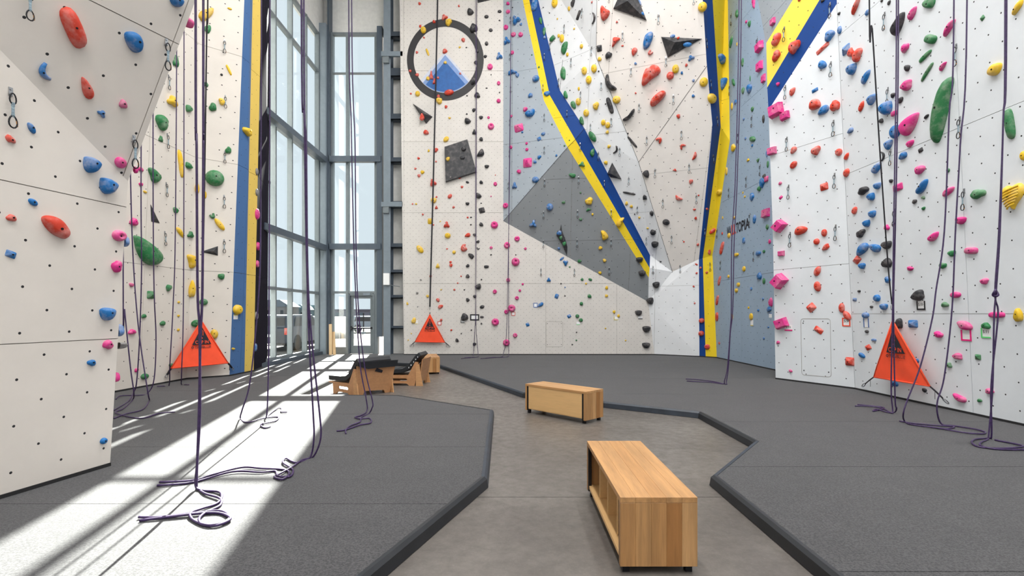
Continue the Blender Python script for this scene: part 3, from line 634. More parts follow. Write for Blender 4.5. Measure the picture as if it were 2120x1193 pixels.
# ------------------------------------------------------------------ climbing holds
# traced per close-up of the photograph: origin, zoom; then "x y w h colour shape turn" (w, h, turn in the picture) or "P colour relief x,y x,y ..." outlines
HOLDS = [
((0, 0, 3.975), """
598 230 330 150 r j -50|365 590 170 95 b c -60|710 725 185 85 r T -235|255 1055 95 50 b o -50|82 1150 90 55 r p -30|1012 855 68 72 p p 0|838 932 78 50 b t -30"""),
((0, 280, 3.975), """
737 248 128 125 b D -15|988 225 100 86 p o -30|873 422 132 125 b D -15|268 552 82 50 b o -25|88 678 85 56 r p 0|P r .35 320,700 380,664 480,676 560,765 568,800 550,832 520,848 400,806|88 980 90 58 b q -15|975 827 112 92 p d 0|952 1080 80 100 p p 0"""),
((0, 580, 2.486), """
545 175 70 66 b D 0|551 332 48 48 p p 0|467 427 42 34 b p 0|531 828 36 32 b o 0"""),
((240, 0, 3.978), """
490 8 125 90 b D 0|P b .35 40,305 110,262 170,260 215,310 222,350 215,398 165,425 100,395|740 118 190 75 y p 45|937 72 42 18 y o 0|757 237 55 70 g p -30|487 500 50 95 g t 0|930 577 88 22 y j -60|870 616 24 20 k o 0|745 697 36 42 g p 0|457 828 90 80 y t 0|597 897 55 60 g p 0|800 887 62 72 g p -30|868 838 58 52 y p -35|365 1008 95 125 g p 0|1073 1083 78 68 y p 0|365 1142 34 46 g t 0"""),
((230, 280, 3.976), """
P g .3 290,290 330,270 405,315 408,345 365,395 330,385 320,345|240 280 46 34 p p 0|241 405 34 32 p p 0|278 467 32 22 y p 0|570 235 220 36 y j -80|637 252 58 50 g p 0|852 355 158 130 g o 0|708 440 40 90 y o 0|776 492 22 60 y o 0|V k .35 320,582 402,716 332,718|528 619 42 48 g p 0|180 712 62 64 p p 0|567 802 95 34 y T -52|648 816 48 52 g t 0|832 663 54 52 g c 30|893 735 120 46 y o -48|963 123 52 58 g p 0|P g .25 178,830 330,900 400,955 420,1000 395,1050 330,1070 260,1050 205,970 185,890|P y .4 612,985 680,985 698,1015 690,1080 645,1105 635,1040|V k .4 738,965 880,908 880,987|906 1165 56 44 g p 0|1200 650 34 90 p o 0|1205 915 40 70 p o 0|1200 1060 34 60 p o 0|1198 300 24 60 n o 0|1198 470 24 60 n o 0"""),
((230, 560, 3.509), """
146 105 34 28 p p 0|285 178 50 58 g q 0|416 128 38 50 g p 0|586 133 58 128 y p 0|490 231 17 17 y o 0|488 330 17 17 y o 0|486 432 18 20 y o 0|236 331 34 30 g p 0|369 384 36 36 g p 0|672 230 62 48 g o 0|147 447 54 40 p p 20|618 385 75 52 g o 10|748 463 58 70 y o 0|799 46 50 44 g p 0|914 285 60 72 y o 0|887 570 24 18 y p 0|183 725 28 30 p p 0|240 770 54 42 g o 0|433 692 30 34 g p 0|1052 330 30 60 n o 0|1046 560 26 60 b o 0"""),
((820, 0, 3.975), """
195 30 24 26 r p 0|517 50 16 20 r p 0|609 104 55 48 k D -35|852 96 34 24 k o 0|744 139 36 28 k o 0|851 169 16 12 k o 0|779 250 34 28 k o 0|745 360 30 34 k o 0|397 142 56 40 r t 25|433 188 54 58 y p 0|314 180 26 26 r p 0|199 217 20 26 r p 0|225 249 46 56 y o 0|640 235 65 75 k p 0|230 310 16 16 r p 0|552 332 30 36 r p 0|259 430 64 18 y j -70|525 391 20 18 y p 0|579 392 16 10 k o 0|172 433 22 22 r p 0|404 424 42 40 r p 0|668 422 24 30 k p 0|735 467 28 26 k p 0|404 516 28 26 y p 0|655 518 30 34 k p 0|773 552 46 50 p d 0|116 586 24 24 r p 0|172 617 30 26 r p 0|290 620 32 72 r t 0|262 647 30 36 y p 0|346 641 20 22 r p 0|318 670 32 46 r t 0|527 607 18 18 r p 0|638 668 50 60 k p 0|844 686 30 36 p d 0|745 726 18 10 k o 0|851 762 12 12 k o 0|668 785 50 46 k p 0|584 789 16 12 k o 0|436 763 80 46 r o 10|178 773 40 46 y o 0|121 772 16 16 r p 0|348 793 26 26 r p 0|354 833 52 52 y p 0|844 831 36 36 p d 0|412 881 24 28 r p 0|640 909 30 32 k p 0|582 939 14 14 k o 0|699 969 34 26 k D 0|441 972 22 18 y p 0|761 968 22 22 p d 0|587 1000 54 44 k D -30|781 1042 52 54 p d 0|247 1090 44 40 r p 0|644 1087 34 40 k t 0|699 1147 32 34 k p 0|412 1148 54 38 y o 45|782 616 10 10 k o 0|V k .5 140,857 300,963 248,1020|218 962 42 66 r p -20|V k .5 664,-40 790,-40 780,0 672,25|915 335 52 64 b y 0|852 462 52 60 b y 0|940 600 32 32 b p 0|921 30 28 28 p p 0|922 98 36 34 p d 0|905 227 38 42 p d 0"""),
((820, 280, 4.2625), """
P k .4 705,190 738,135 762,115 782,160 768,186 740,190|801 278 42 28 k D 0|350 132 44 38 r p 0|289 137 20 24 y p 0|200 203 24 24 r p 0|353 233 16 16 r p 0|171 296 22 20 r p 0|234 328 34 34 y p 0|202 359 28 30 r p 0|324 417 60 60 r t 20|475 540 46 34 r o 50|876 431 34 38 p d 0|876 352 10 10 r o 0|751 415 32 32 k p 0|630 416 32 20 k o -20|582 457 24 22 r p 0|562 380 26 14 r p 0|725 537 56 44 k D -35|838 540 14 14 p o 0|751 601 16 10 k o 0|630 606 36 26 k D 0|356 545 18 18 r p 0|333 577 54 48 y p 0|356 637 26 28 r t 0|508 635 24 22 r p 0|757 664 52 50 k q 15|967 622 46 48 p d 0|146 608 16 16 r p 0|177 607 18 18 y p 0|237 700 18 18 r p 0|299 760 40 52 y q 0|390 761 12 12 y o 0|329 792 16 16 r p 0|447 789 54 54 r t 0|632 726 18 18 r p 0|662 726 18 14 k p 0|661 790 16 14 k p 0|751 787 38 36 k p 0|868 793 64 64 p d 0|456 888 52 50 y o 0|631 884 54 38 r T 200|692 880 30 26 k p 0|722 940 30 28 k p 0|600 972 36 26 r p 30|596 1003 60 48 r D -40|724 1000 32 24 k c -20|839 993 28 26 p d 0|979 972 54 58 p d 0|838 1055 18 14 k p 0|212 1007 80 46 y o -50|450 1004 16 16 r p 0|512 1033 32 32 y o 0|661 1065 60 40 k p -40|632 1153 32 30 k p 0|797 1161 44 26 k j 0|368 1153 34 40 y t 0|482 1120 24 20 r p 0|484 1150 30 34 r p 0|V k .3 430,112 632,45 712,330 440,418|597 122 44 38 k o 0|585 200 44 30 k o 0|457 213 36 40 y p 0|480 373 16 16 n o 0"""),
((820, 500, 4.2607), """
305 307 22 24 r p 0|574 307 14 14 r p 0|632 307 34 36 k p 0|753 337 14 14 k o 0|218 339 18 14 n p 0|544 368 14 14 r p 0|727 401 54 48 k D 30|602 427 14 12 k o 0|514 426 18 18 r p 0|398 426 14 14 y p 0|871 444 38 40 p d 0|187 457 22 22 n p 0|277 484 26 26 y p 0|693 486 30 28 k p 0|634 516 34 34 k p 0|368 518 32 34 r p 0|100 548 18 28 y p 0|759 577 44 30 k o 20|393 576 48 36 r p 15|190 577 10 10 n o 0|158 698 40 56 y p -20|605 667 66 70 k p 0|398 693 24 22 r p 0|757 667 36 20 k o 0|753 725 16 16 k p 0|664 782 14 12 k p 0|488 783 18 18 r p 0|575 813 12 12 k p 0|134 813 12 12 y o 0|107 871 12 12 y o 0|539 873 36 30 k p -30|693 906 34 28 k p 15|875 712 66 66 p d 0|973 621 40 40 p d 0|1019 590 68 64 p d 0|989 341 36 38 p d 0|1117 377 20 20 p d 0|1092 434 24 24 p d 0|1066 500 36 36 p d 0|1054 181 72 74 p d 0|1056 119 12 12 k o 0|1141 64 24 24 p d 0|1050 829 40 40 p d 0|973 894 60 60 p d 0|1160 735 30 34 b q 20"""),
((1030, 0, 4.5875), """
180 190 80 84 b y 20|222 233 26 28 b p 0|152 329 46 46 p d 0|221 331 46 46 p d 0|140 501 36 42 p d 0|142 72 12 12 k o 0|327 522 14 14 g o 0|145 685 88 50 b y 0|190 715 35 45 b p 30|366 750 68 60 b o 20|393 638 18 22 g p 0|312 908 44 42 b p 0|470 893 62 45 b p 0|267 1040 44 44 p p 0|313 1080 98 62 b D 20|132 1106 26 26 p p 0|411 200 30 70 g p 10|443 300 30 80 g p 0|447 355 24 30 b p 0|352 50 110 60 b j 80|435 72 12 12 k o 0|494 124 12 12 k o 0|546 30 58 85 y o 0|680 82 24 44 y o 0|569 180 14 20 y o 0|718 28 70 40 k p 60|770 145 82 36 k q 50|729 274 18 20 y o 0|916 172 115 46 k c 75|530 365 54 75 g c -60|582 341 24 38 y o 0|613 366 42 78 y o 0|P g .4 660,400 676,415 665,470 635,522 607,500 604,465 625,415|665 518 26 40 y o 0|799 441 32 44 y o 0|P g .4 625,624 648,660 650,720 637,774 600,730 598,680|P g .4 650,845 672,935 640,940 624,895|P g .4 700,960 735,955 748,1042 715,1030 698,995|826 673 50 78 y o 0|918 651 52 80 y o 0|868 760 54 80 y o 0|961 677 16 16 k o 0|773 843 20 36 y o 0|688 858 12 12 k o 0|769 967 46 70 y o 0|936 1007 60 78 y p 0|844 1074 50 70 y o 0|1005 1165 44 58 y o 0|1047 1190 48 60 y o 0|P g .4 790,1105 812,1110 822,1190 800,1190 776,1150|967 460 50 64 k q 0|1054 530 62 72 k p -30|971 560 36 42 y p 0|1026 988 14 14 k o 0|1068 1003 165 46 k j -75|P k .45 1035,700 1062,700 1066,790 1130,842 1126,868 1075,868 1040,830 1020,770|P r .4 1000,38 1022,78 1078,115 1050,170 1000,203 975,160 980,60|897 22 18 18 r p 0|1134 208 22 22 r t 0|P r .35 1098,340 1185,372 1130,405 1078,455 1098,395|1186 436 24 18 r p 0|1298 493 80 54 r T 250|1312 604 26 26 b p 0|1312 884 18 20 r p 0|1131 948 74 74 y o 0|P k .45 1295,1035 1312,1050 1280,1110 1220,1150 1185,1140 1185,1122 1240,1108"""),
((1030, 240, 4.5875), """
203 115 85 75 p q 10|236 155 20 20 b o 0|436 172 40 32 b p 30|395 220 38 38 b q 20|277 262 24 26 p d 0|280 319 30 32 p d 0|126 298 34 36 p d 0|518 80 18 18 g o 0|398 392 42 34 b p 30|356 436 36 34 b p -20|560 376 20 22 b p 0|637 284 18 18 g o 0|683 232 12 12 g o 0|285 446 84 90 p q 0|203 531 42 40 p p 0|361 607 64 56 b o 0|163 660 46 60 b t 0|803 457 60 48 g t -10|710 564 66 44 g p -25|789 730 18 20 g o 0|496 866 64 70 b o 0|626 821 36 28 g p 0|868 808 76 74 y p 0|863 888 50 28 g t 20|903 935 22 24 y o 0|788 983 32 26 g p 0|345 1025 68 74 b y -20|P y .5 1205,962 1200,985 1175,1010 1165,1065 1125,1045 1130,1000 1160,970|P y .5 975,1090 1010,1085 1055,1135 1050,1170 995,1188 990,1130|V k .5 605,1030 614,1092 650,1190 664,1245 660,1330 632,1262 610,1215 560,1134 569,1092 592,1082|585 1112 50 44 b p 0|604 1158 34 40 g p 0|634 1215 36 44 g p 0|1041 155 32 36 y p 0|P g .35 870,140 905,150 940,205 932,255 895,240 866,190|1060 291 34 34 y p 0|899 350 42 80 g p 0|1028 446 36 38 y p 0|1123 322 90 40 k c 65|1238 167 16 16 k o 0|1280 248 145 22 k j -55|1250 735 125 20 k j -16|1400 773 36 44 k p 0|1225 830 28 38 y p 0|1270 860 32 28 y p 0|1303 934 14 14 k o 0|1347 966 22 22 y o 0|1427 1067 22 18 y o 0|V k .6 1095,442 1172,608 1070,580 1042,540"""),
((1030, 480, 4.2618), """
173 62 48 48 p d 0|540 148 24 26 b p 0|568 238 46 18 b j 40|600 278 46 48 b t 180|637 311 18 12 g o 0|724 260 36 30 g p 0|909 143 36 34 y p 0|945 254 34 32 y p 0|903 363 30 28 y p 0|452 422 36 36 b t 0|560 458 14 14 k o 0|596 491 14 14 b o 0|745 421 28 24 g p 0|818 422 36 24 g o -25|781 458 18 18 y o 0|963 493 26 34 y p 0|522 570 34 42 b q -20|595 566 16 12 k o 0|811 567 36 36 g p 0|962 565 30 26 y p 0|740 635 32 34 g o 0|378 645 62 34 b T 215|632 746 34 30 b q 30|704 744 34 34 g o 0|735 780 36 34 g o 0|1028 708 26 32 y p 0|1067 742 26 28 y p 0|698 888 13 13 k o 0|696 958 16 14 g o 0|659 995 13 13 k o 0|953 853 14 14 y o 0|1130 960 14 14 y o 0|1253 248 62 48 k D 0|1275 368 64 52 k D 0|1400 470 64 56 k D 10|1350 612 62 60 k D 20|1243 717 62 48 k D 0|1313 860 72 56 k D 0|1310 1003 72 50 k D 0|1392 112 58 56 k D -10|1375 8 50 44 k D 0|1440 265 16 12 k o 0"""),
((1300, 0, 4.5875), """
V k .45 -142,46 -92,-37 83,-55 174,232|110 25 66 26 b j -70|140 130 40 24 b p -70|V k .5 313,310 705,408 370,522|565 425 88 46 b o -10|425 345 50 36 b o 0|478 362 30 25 r p 0|P b .35 150,355 180,315 240,302 245,370 190,465 135,465|215 498 58 58 r c -50|P r .3 165,640 205,645 235,612 290,635 320,690 290,725 215,760 140,815 118,775|598 548 70 48 b t 20|555 619 26 34 r p 0|453 656 66 88 y o 0|402 720 72 76 r o 0|511 693 24 32 b p 0|620 766 26 28 b p 0|622 911 32 30 b p 0|P r .4 198,945 330,850 380,910 225,1028|478 1105 36 44 r p 0|708 67 90 98 y o 0|720 780 82 92 y o 0|790 938 76 92 y o 0|880 560 72 88 b p 0|P b .4 850,775 890,745 952,750 945,800 895,868 850,830|1040 130 36 76 g p 0|P p .3 1168,-30 1222,-30 1212,105 1190,60|1126 207 22 30 p o 0|1157 228 34 56 g p 0|984 398 100 34 g o 70|1037 420 14 36 y o 0|1092 592 28 80 g o 0|1005 782 92 26 g o -70|1160 838 56 86 b p 0|1097 860 30 60 g o 0|1023 970 28 40 b p 0|990 1010 22 70 y o 0|1187 1036 30 45 g p 0|1101 1132 20 26 b o 0|1290 1130 25 80 k o 0|1162 745 12 60 g o 0|1386 205 50 56 p b 0|1262 445 75 76 p b 5|1262 630 62 80 p b 0|1295 745 40 72 p b 0"""),
((1300, 240, 4.5875), """
295 232 76 60 r c 130|521 292 72 50 r c -140|P r .35 640,332 658,370 645,405 600,425 620,385|446 513 38 22 r t -20|600 625 40 48 r p 0|P r .35 450,740 480,770 525,792 510,802 455,800|670 755 18 16 r p 0|632 890 30 20 r p 0|643 973 26 32 r p 0|175 553 58 72 k D 20|160 773 36 46 k t 0|227 928 36 46 k p 0|363 1010 70 56 k o -20|240 1103 50 52 k p 0|870 727 48 52 y o 0|805 1093 78 36 r o 42|750 885 22 22 r p 0|1187 220 80 42 g o -45|1118 214 18 28 b o 0|1182 282 18 26 b o 0|1007 300 42 72 y p 0|1145 418 26 24 y t 0|1238 424 28 32 g t 180|938 525 22 78 y o 0|1282 635 50 100 b p 0|1248 695 34 50 g p 0|1183 767 38 76 b p 0|1093 730 12 22 y o 0|1112 767 16 20 y o 0|1297 582 30 60 k p 0|901 968 12 30 y o 0|1010 968 26 26 y p 0|1205 980 30 85 b p 0|1326 1055 26 50 g o 0|897 1118 14 28 r o 0|963 1137 28 50 y o 0|1102 1175 22 40 b o 0|1322 360 20 70 b o 0|1330 460 20 70 g o 0|1320 600 30 50 p b 0|1320 925 62 80 p b 0"""),
((1300, 480, 3.978), """
776 135 105 26 r j 74|755 405 80 20 r j 76|738 565 85 20 r j 78|735 700 75 24 r j 88|754 918 14 20 r o 0|670 168 24 44 r p 0|648 335 22 22 r p 0|564 269 28 14 r o -30|599 296 18 18 r p 0|565 341 18 18 r p 0|541 450 18 16 r p 0|549 590 15 14 r p 0|608 732 44 42 r o 0|605 838 44 44 r o 0|655 948 44 44 r o 0|461 82 14 14 r p 0|575 106 22 22 r p 0|269 246 16 12 k o 0|957 73 22 48 b p 0|1079 178 38 42 b p 0|1122 162 20 26 g o 0|895 190 42 30 y o 0|958 306 26 46 y o 0|830 368 18 28 y o 0|1085 365 36 60 b p 0|1122 407 22 50 g o 0|912 436 26 36 y o 0|896 484 26 36 y o 0|1016 470 16 26 b o 0|1113 553 16 22 b o 0|995 625 14 20 y o 0|1075 648 16 20 b o 0|1018 700 28 60 y o 0|1167 640 34 46 b p 0|1157 787 14 14 b o 0|1120 878 14 24 b o 0|860 700 16 50 y o 0|1178 580 30 76 p p 0|1170 80 20 40 p p 0"""),
((1580, 0, 4.589), """
345 -2 30 30 r p 0|567 6 45 30 k o 0|P r .4 112,325 160,318 182,350 170,395 130,438 85,420 80,385 105,395|133 530 75 105 r p -15|302 450 110 125 r p -20|143 800 36 36 p p 0|P r .35 255,845 312,833 308,880 275,912 248,895|638 342 95 105 b p -20|731 285 44 72 b o 0|724 129 30 28 k o 0|P r .35 838,125 845,75 900,20 940,0 938,35 890,90|995 118 56 42 b o 45|565 460 145 45 r q 22|568 612 82 84 b p 0|790 470 88 85 b q 0|838 498 62 90 r p 0|905 525 95 120 r p -15|855 660 90 95 b D 0|P b .35 1030,672 1030,720 965,793 935,775 935,735|492 858 66 36 b q 8|500 993 104 98 r D 180|687 1003 95 100 r p 0|575 1052 115 76 b T 205|P r .3 962,953 968,1020 920,1068 900,1020|1045 945 95 92 b p 0|1185 1032 112 120 b D 15|133 1052 130 112 p b 8|213 1103 85 72 p b 8|1250 1078 48 42 p b 0|1125 1150 42 46 k p 0|1240 905 44 50 k p 0|1200 26 44 32 k o 50|1130 8 30 24 k o 0"""),
((1580, 240, 4.589), """
833 142 60 46 b T 200|290 328 72 52 r T 230|505 332 88 84 r p 0|722 346 66 70 r o 0|P r .35 818,347 820,390 795,428 762,398|292 466 78 56 r o 45|797 540 54 78 r o -10|90 335 80 68 p b 0|165 640 32 32 p p 0|168 776 38 28 p q 40|580 673 78 70 r q 5|P b .35 1130,440 1130,500 1072,558 1022,505|P b .35 1150,260 1165,235 1240,235 1235,290 1185,335|1140 382 105 44 k c 90|1220 618 38 38 k p 0|1094 666 62 60 b D 0|962 710 100 76 k p 0|1036 770 64 72 b D 20|P r .3 870,857 905,882 878,948 838,910|1046 933 60 64 b D 0|992 1024 60 66 b D 10|935 1115 90 66 k p 35|168 1048 142 130 p B 0|P r .45 330,1035 437,1070 400,1120 295,1136|583 1112 52 72 r o 0|1180 1060 48 54 p p 0"""),
((1580, 480, 3.7286), """
144 168 46 40 p b 0|415 76 44 48 r o 0|484 121 66 40 r p 35|770 138 112 64 b T 230|865 122 100 56 b T 145|957 104 78 62 k p 0|962 240 70 76 k p 0|726 218 56 52 r q 45|768 265 50 48 b p 0|421 305 80 46 r o 65|422 422 50 80 r o 10|138 382 124 128 p B 0|966 370 40 52 b p 0|742 459 24 20 k o 0|707 524 32 26 b q -10|883 512 48 54 b o 0|838 580 24 20 k o 0|939 580 52 48 b D 0|372 585 66 60 r q 40|609 588 44 76 r o 0|650 648 82 46 r o -55|795 645 50 46 b o 0|803 770 28 26 k o 0|147 707 94 72 p b 20|428 759 72 42 r q -35|856 836 38 22 b j 0|812 893 44 40 r q 30|765 955 52 34 b o -35|118 855 28 26 p p 0|670 1002 72 66 r q 0|214 1075 28 24 p p 0|1020 1172 46 36 b o -20"""),
((1840, 0, 4.589), """
P g .35 310,-20 440,-20 465,40 440,90 405,92 330,40|P k .4 175,140 170,220 120,300 65,335 22,270 50,220 120,185|P p .35 180,130 240,85 285,80 270,140 220,183 190,170|P p .35 518,335 535,275 590,225 650,208 650,240 600,290|405 372 145 76 g j -37|166 453 74 84 p p 0|350 536 148 42 g j 18|P k .45 160,598 222,640 182,684 155,650|368 686 180 36 g j 40|P p .35 485,620 568,590 540,640 490,672|180 815 110 100 p p 20|117 952 60 46 k o 50|P g .3 588,770 640,780 645,830 605,960 560,1120 480,1325 430,1335 400,1290 415,1170 440,1040 500,890 545,800|362 1108 54 32 k o 25|892 171 46 46 g q 30|P y .45 990,602 1090,622 1085,680 1030,732 935,680|P y .35 1178,118 1190,80 1240,30 1290,10 1290,60 1240,100 1190,125|1158 1177 300 84 g j -84"""),
((1840, 240, 4.589), """
70 150 95 125 b o 0|P p .3 110,40 200,5 308,0 295,60 250,140 185,185 130,160 97,90|211 265 70 64 p p 0|304 326 48 44 k q 15|140 382 80 64 b T 210|308 510 94 80 p p 0|568 518 32 44 g p 0|P b .4 262,715 330,660 372,605 385,635 350,710 295,745|88 680 98 70 p q 5|330 778 34 34 g p 0|251 814 42 44 k p 0|334 880 34 34 g p 0|P p .35 515,765 520,710 570,685 632,682 630,710 590,745|860 745 140 92 g p -10|695 995 92 70 p D -10|1195 770 210 240 y h 0|1285 378 60 90 y o 0|P p .35 370,1158 410,1125 482,1098 475,1150 440,1190 390,1190"""),
((1840, 480, 4.589), """
605 207 72 58 g p 0|521 318 66 58 g p 20|788 180 128 64 p j -8|210 349 58 44 p p 0|916 470 78 60 p p 0|285 608 120 98 k p 20|640 600 98 60 p o 0|541 692 66 50 g p 0|232 875 92 74 b q 0|480 977 84 62 p p -10|P p .4 655,848 740,845 800,890 795,935 700,935 665,885|930 893 82 64 g p 0|1030 790 155 56 p j 0|1240 790 80 130 y p 0|100 870 66 100 k p 0"""),
((1740, 620, 3.508), """
853 413 68 48 p p 0|794 478 38 40 g p 0|1000 420 44 42 g q 0|P p .4 818,683 870,695 920,710 915,740 880,748 835,725|1090 668 60 42 p p 0|1015 736 34 28 g p 0|400 615 44 40 b p 0|615 661 30 32 k p 0|560 445 22 32 b p 0"""),
]
COLN = {k: v[0] for k, v in HC.items()}
SHN = dict(o='oval', d='round', p='lumpy', D='half-moon', t='three-cornered', c='curved', j='long bar', q='square', b='block', B='cube', T='teardrop', y='knobbly', h='heart-shaped', P='smooth', V='flat-sided')
def supere(n, e): return [(0.5 * math.copysign(abs(math.cos(a)) ** (2 / e), math.cos(a)), 0.5 * math.copysign(abs(math.sin(a)) ** (2 / e), math.sin(a))) for a in [2 * math.pi * (k + .5) / n for k in range(n)]]
def outline(s, rnd, n=18):
    A = [2 * math.pi * k / n for k in range(n)]
    if s in 'od': return [(0.5 * math.cos(a), 0.5 * math.sin(a)) for a in A]
    if s == 'j': return supere(n, 3.0)
    if s in 'qbB': return [(-.5, -.5), (0, -.5), (.5, -.5), (.5, 0), (.5, .5), (0, .5), (-.5, .5), (-.5, 0)] if s == 'b' else supere(n, 7.0)
    if s == 'p':
        p1, p2, p3 = [rnd.uniform(0, 6.28) for _ in range(3)]
        pts = [((1 + .10 * math.sin(2 * a + p1) + .11 * math.sin(3 * a + p2) + .05 * math.sin(5 * a + p3)) * math.cos(a), (1 + .10 * math.sin(2 * a + p1) + .11 * math.sin(3 * a + p2) + .05 * math.sin(5 * a + p3)) * math.sin(a)) for a in A]
    elif s == 'D': pts = [(math.cos(a), math.sin(a) * (1 if math.sin(a) < 0 else 0.28)) for a in A]
    elif s == 't': pts = [((0.75 + .25 * math.cos(3 * (a - math.pi / 2))) * math.cos(a), (0.75 + .25 * math.cos(3 * (a - math.pi / 2))) * math.sin(a)) for a in A]
    elif s == 'y': pts = [((0.68 + .32 * math.cos(3 * a + 1)) * math.cos(a), (0.68 + .32 * math.cos(3 * a + 1)) * math.sin(a)) for a in A]
    elif s == 'T': pts = [(math.cos(a), math.sin(a) * (1 - 0.62 * (math.cos(a) + 1) / 2)) for a in A]
    elif s == 'h': pts = [(16 * math.sin(a) ** 3, 13 * math.cos(a) - 5 * math.cos(2 * a) - 2 * math.cos(3 * a) - math.cos(4 * a)) for a in [2 * math.pi * k / 28 for k in range(28)]][::-1]
    x0, x1 = min(p[0] for p in pts), max(p[0] for p in pts); y0, y1 = min(p[1] for p in pts), max(p[1] for p in pts)
    return [((x - (x0 + x1) / 2) / (x1 - x0), (y - (y0 + y1) / 2) / (y1 - y0)) for x, y in pts]
def chaikin(P, k=2):
    for _ in range(k):
        P = [q for i in range(len(P)) for q in ((P[i][0] * .75 + P[(i + 1) % len(P)][0] * .25, P[i][1] * .75 + P[(i + 1) % len(P)][1] * .25), (P[i][0] * .25 + P[(i + 1) % len(P)][0] * .75, P[i][1] * .25 + P[(i + 1) % len(P)][1] * .75))]
    return P
def find_facet(x, y):
    best = None
    for px, t, p0, n, zone in FACETS:
        if px is None:
            P = onp(x, y, (p0, n))
            v0, v1, v2 = t[1] - t[0], t[2] - t[0], P - t[0]
            d00, d01, d11, d20, d21 = v0.dot(v0), v0.dot(v1), v1.dot(v1), v2.dot(v0), v2.dot(v1)
            dd = d00 * d11 - d01 * d01; b = (d11 * d20 - d01 * d21) / dd; c = (d00 * d21 - d01 * d20) / dd
            ins = min(b, c, 1 - b - c) > -1e-3 and P.y > 0
        else:
            s_ = [(px[(i + 1) % 3][0] - px[i][0]) * (y - px[i][1]) - (px[(i + 1) % 3][1] - px[i][1]) * (x - px[i][0]) for i in range(3)]
            ins = all(q_ >= -0.5 for q_ in s_) or all(q_ <= 0.5 for q_ in s_)
        if ins:
            P = onp(x, y, (p0, n))
            if P.y > 0.5 and (best is None or P.y < best[0].y - 0.02): best = (P, n, zone)
    return best
def place(x, y):
    for r_ in (0, 3, 6, 9, 14, 20):
        for k in range(8 if r_ else 1):
            a = k * math.pi / 4; fcl = find_facet(x + r_ * math.cos(a), y + r_ * math.sin(a))
            if fcl: return (onp(x, y, (fcl[0], fcl[1])), fcl[1], fcl[2])
    return None
def scales(Mx):
    P = Mx.translation; u, v = Mx.col[0].xyz, Mx.col[1].xyz
    x0, y0 = pix(P); xu, yu = pix(P + u * .02); xv, yv = pix(P + v * .02)
    kv = math.hypot(xv - x0, yv - y0) / .02; ku = math.hypot(xu - x0, yu - y0) / .02
    return max(ku, 0.5 * kv), kv
PROF = dict(dome=[(1, 0), (.985, .28), (.9, .62), (.7, .88), (.4, .99)], disc=[(1, 0), (.97, .35), (.82, .8), (.58, 1), (.36, .97), (.24, .7)], pyr=[(1, 0), (.93, .22), (.22, .98)], block=[(1, 0), (.86, .93), (.78, 1)])
def hold_mesh(pts, h, prof, rnd, jit=0.0, top=None):
    n = len(pts); V = []; Fc = []; cx = sum(p[0] for p in pts) / n; cy = sum(p[1] for p in pts) / n
    if top is None: top = (cx, cy)
    for k, (sc_, hz) in enumerate(prof):
        for (x, y) in pts:
            j = 1 + (rnd.uniform(-jit, jit) if 0 < k else 0)
            tx, ty = top[0] * (1 - sc_) + cx * 0, top[1] * (1 - sc_)
            V.append((tx + x * sc_, ty + y * sc_, h * hz * j))
    for k in range(len(prof) - 1):
        for i in range(n): Fc.append((k * n + i, k * n + (i + 1) % n, (k + 1) * n + (i + 1) % n, (k + 1) * n + i))
    V.append((top[0], top[1], h * (prof[-1][1] if prof is not PROF['disc'] else .68))); b = (len(prof) - 1) * n
    for i in range(n): Fc.append((b + i, b + (i + 1) % n, len(V) - 1))
    return V, Fc
recs = []
for (ox, oy, zs), txt in HOLDS:
    for e in txt.strip().replace('\n', '').split('|'):
        q_ = e.split()
        if q_[0] in 'PV':
            pts = [tuple(float(c) / zs for c in a.split(',')) for a in q_[3:]]; pts = [(x + ox, y + oy) for x, y in pts]
            x0, x1, y0, y1 = min(p[0] for p in pts), max(p[0] for p in pts), min(p[1] for p in pts), max(p[1] for p in pts)
            recs.append(dict(x=(x0 + x1) / 2, y=(y0 + y1) / 2, w=x1 - x0, h=y1 - y0, c=q_[1], s=q_[0], rot=0, rel=float(q_[2]), pts=pts))
        else:
            x, y, w_, h_ = [float(v) / zs for v in q_[:4]]
            recs.append(dict(x=x + ox, y=y + oy, w=w_, h=h_, c=q_[4], s=q_[5], rot=float(q_[6]), pts=None))
_bv = MB().cyl((0, 0, -.004), (0, 0, .003), .013, 8)
bolt_me = bpy.data.meshes.new('bolt'); bolt_me.from_pydata(_bv.v, [], _bv.f); bolt_me.materials.append(M['bolt'])
for i, r in enumerate(recs):
    r['i'] = i
    pl_ = place(r['x'], r['y'])
    r['ok'] = pl_ is not None
    if not r['ok']: print('NOFACET', r['x'], r['y']); continue
    r['P'], r['n'], r['zone'] = pl_
    if r['zone'] == 'ring logo wall': r['zone'] = 'ring logo wall' if r['y'] < 215 else ('wall below the ring' if r['y'] < 480 else 'lower back wall')
    if r['zone'] == 'right wall': r['zone'] = 'upper right wall' if r['y'] < 440 else 'lower right wall'
    if r['zone'] == 'right wall left face': r['zone'] = 'angled right wall'
recs = [r for r in recs if r['ok']]
recs.sort(key=lambda r: -r['w'] * r['h'])
for k, r in enumerate(recs): r['ind'] = (k < 330) or r['s'] == 'V'
groups = {}
for r in recs: groups.setdefault((r['zone'], r['c']), []).append(r)
for g in groups.values():
    g.sort(key=lambda r: -r['y'])
    for k, r in enumerate(g): r['k'] = k + 1; r['N'] = len(g)
def in_poly(x, y, P):
    c = False
    for i in range(len(P)):
        (x1, y1), (x2, y2) = P[i], P[i - 1]
        if (y1 > y) != (y2 > y) and x < (x2 - x1) * (y - y1) / (y2 - y1) + x1: c = not c
    return c
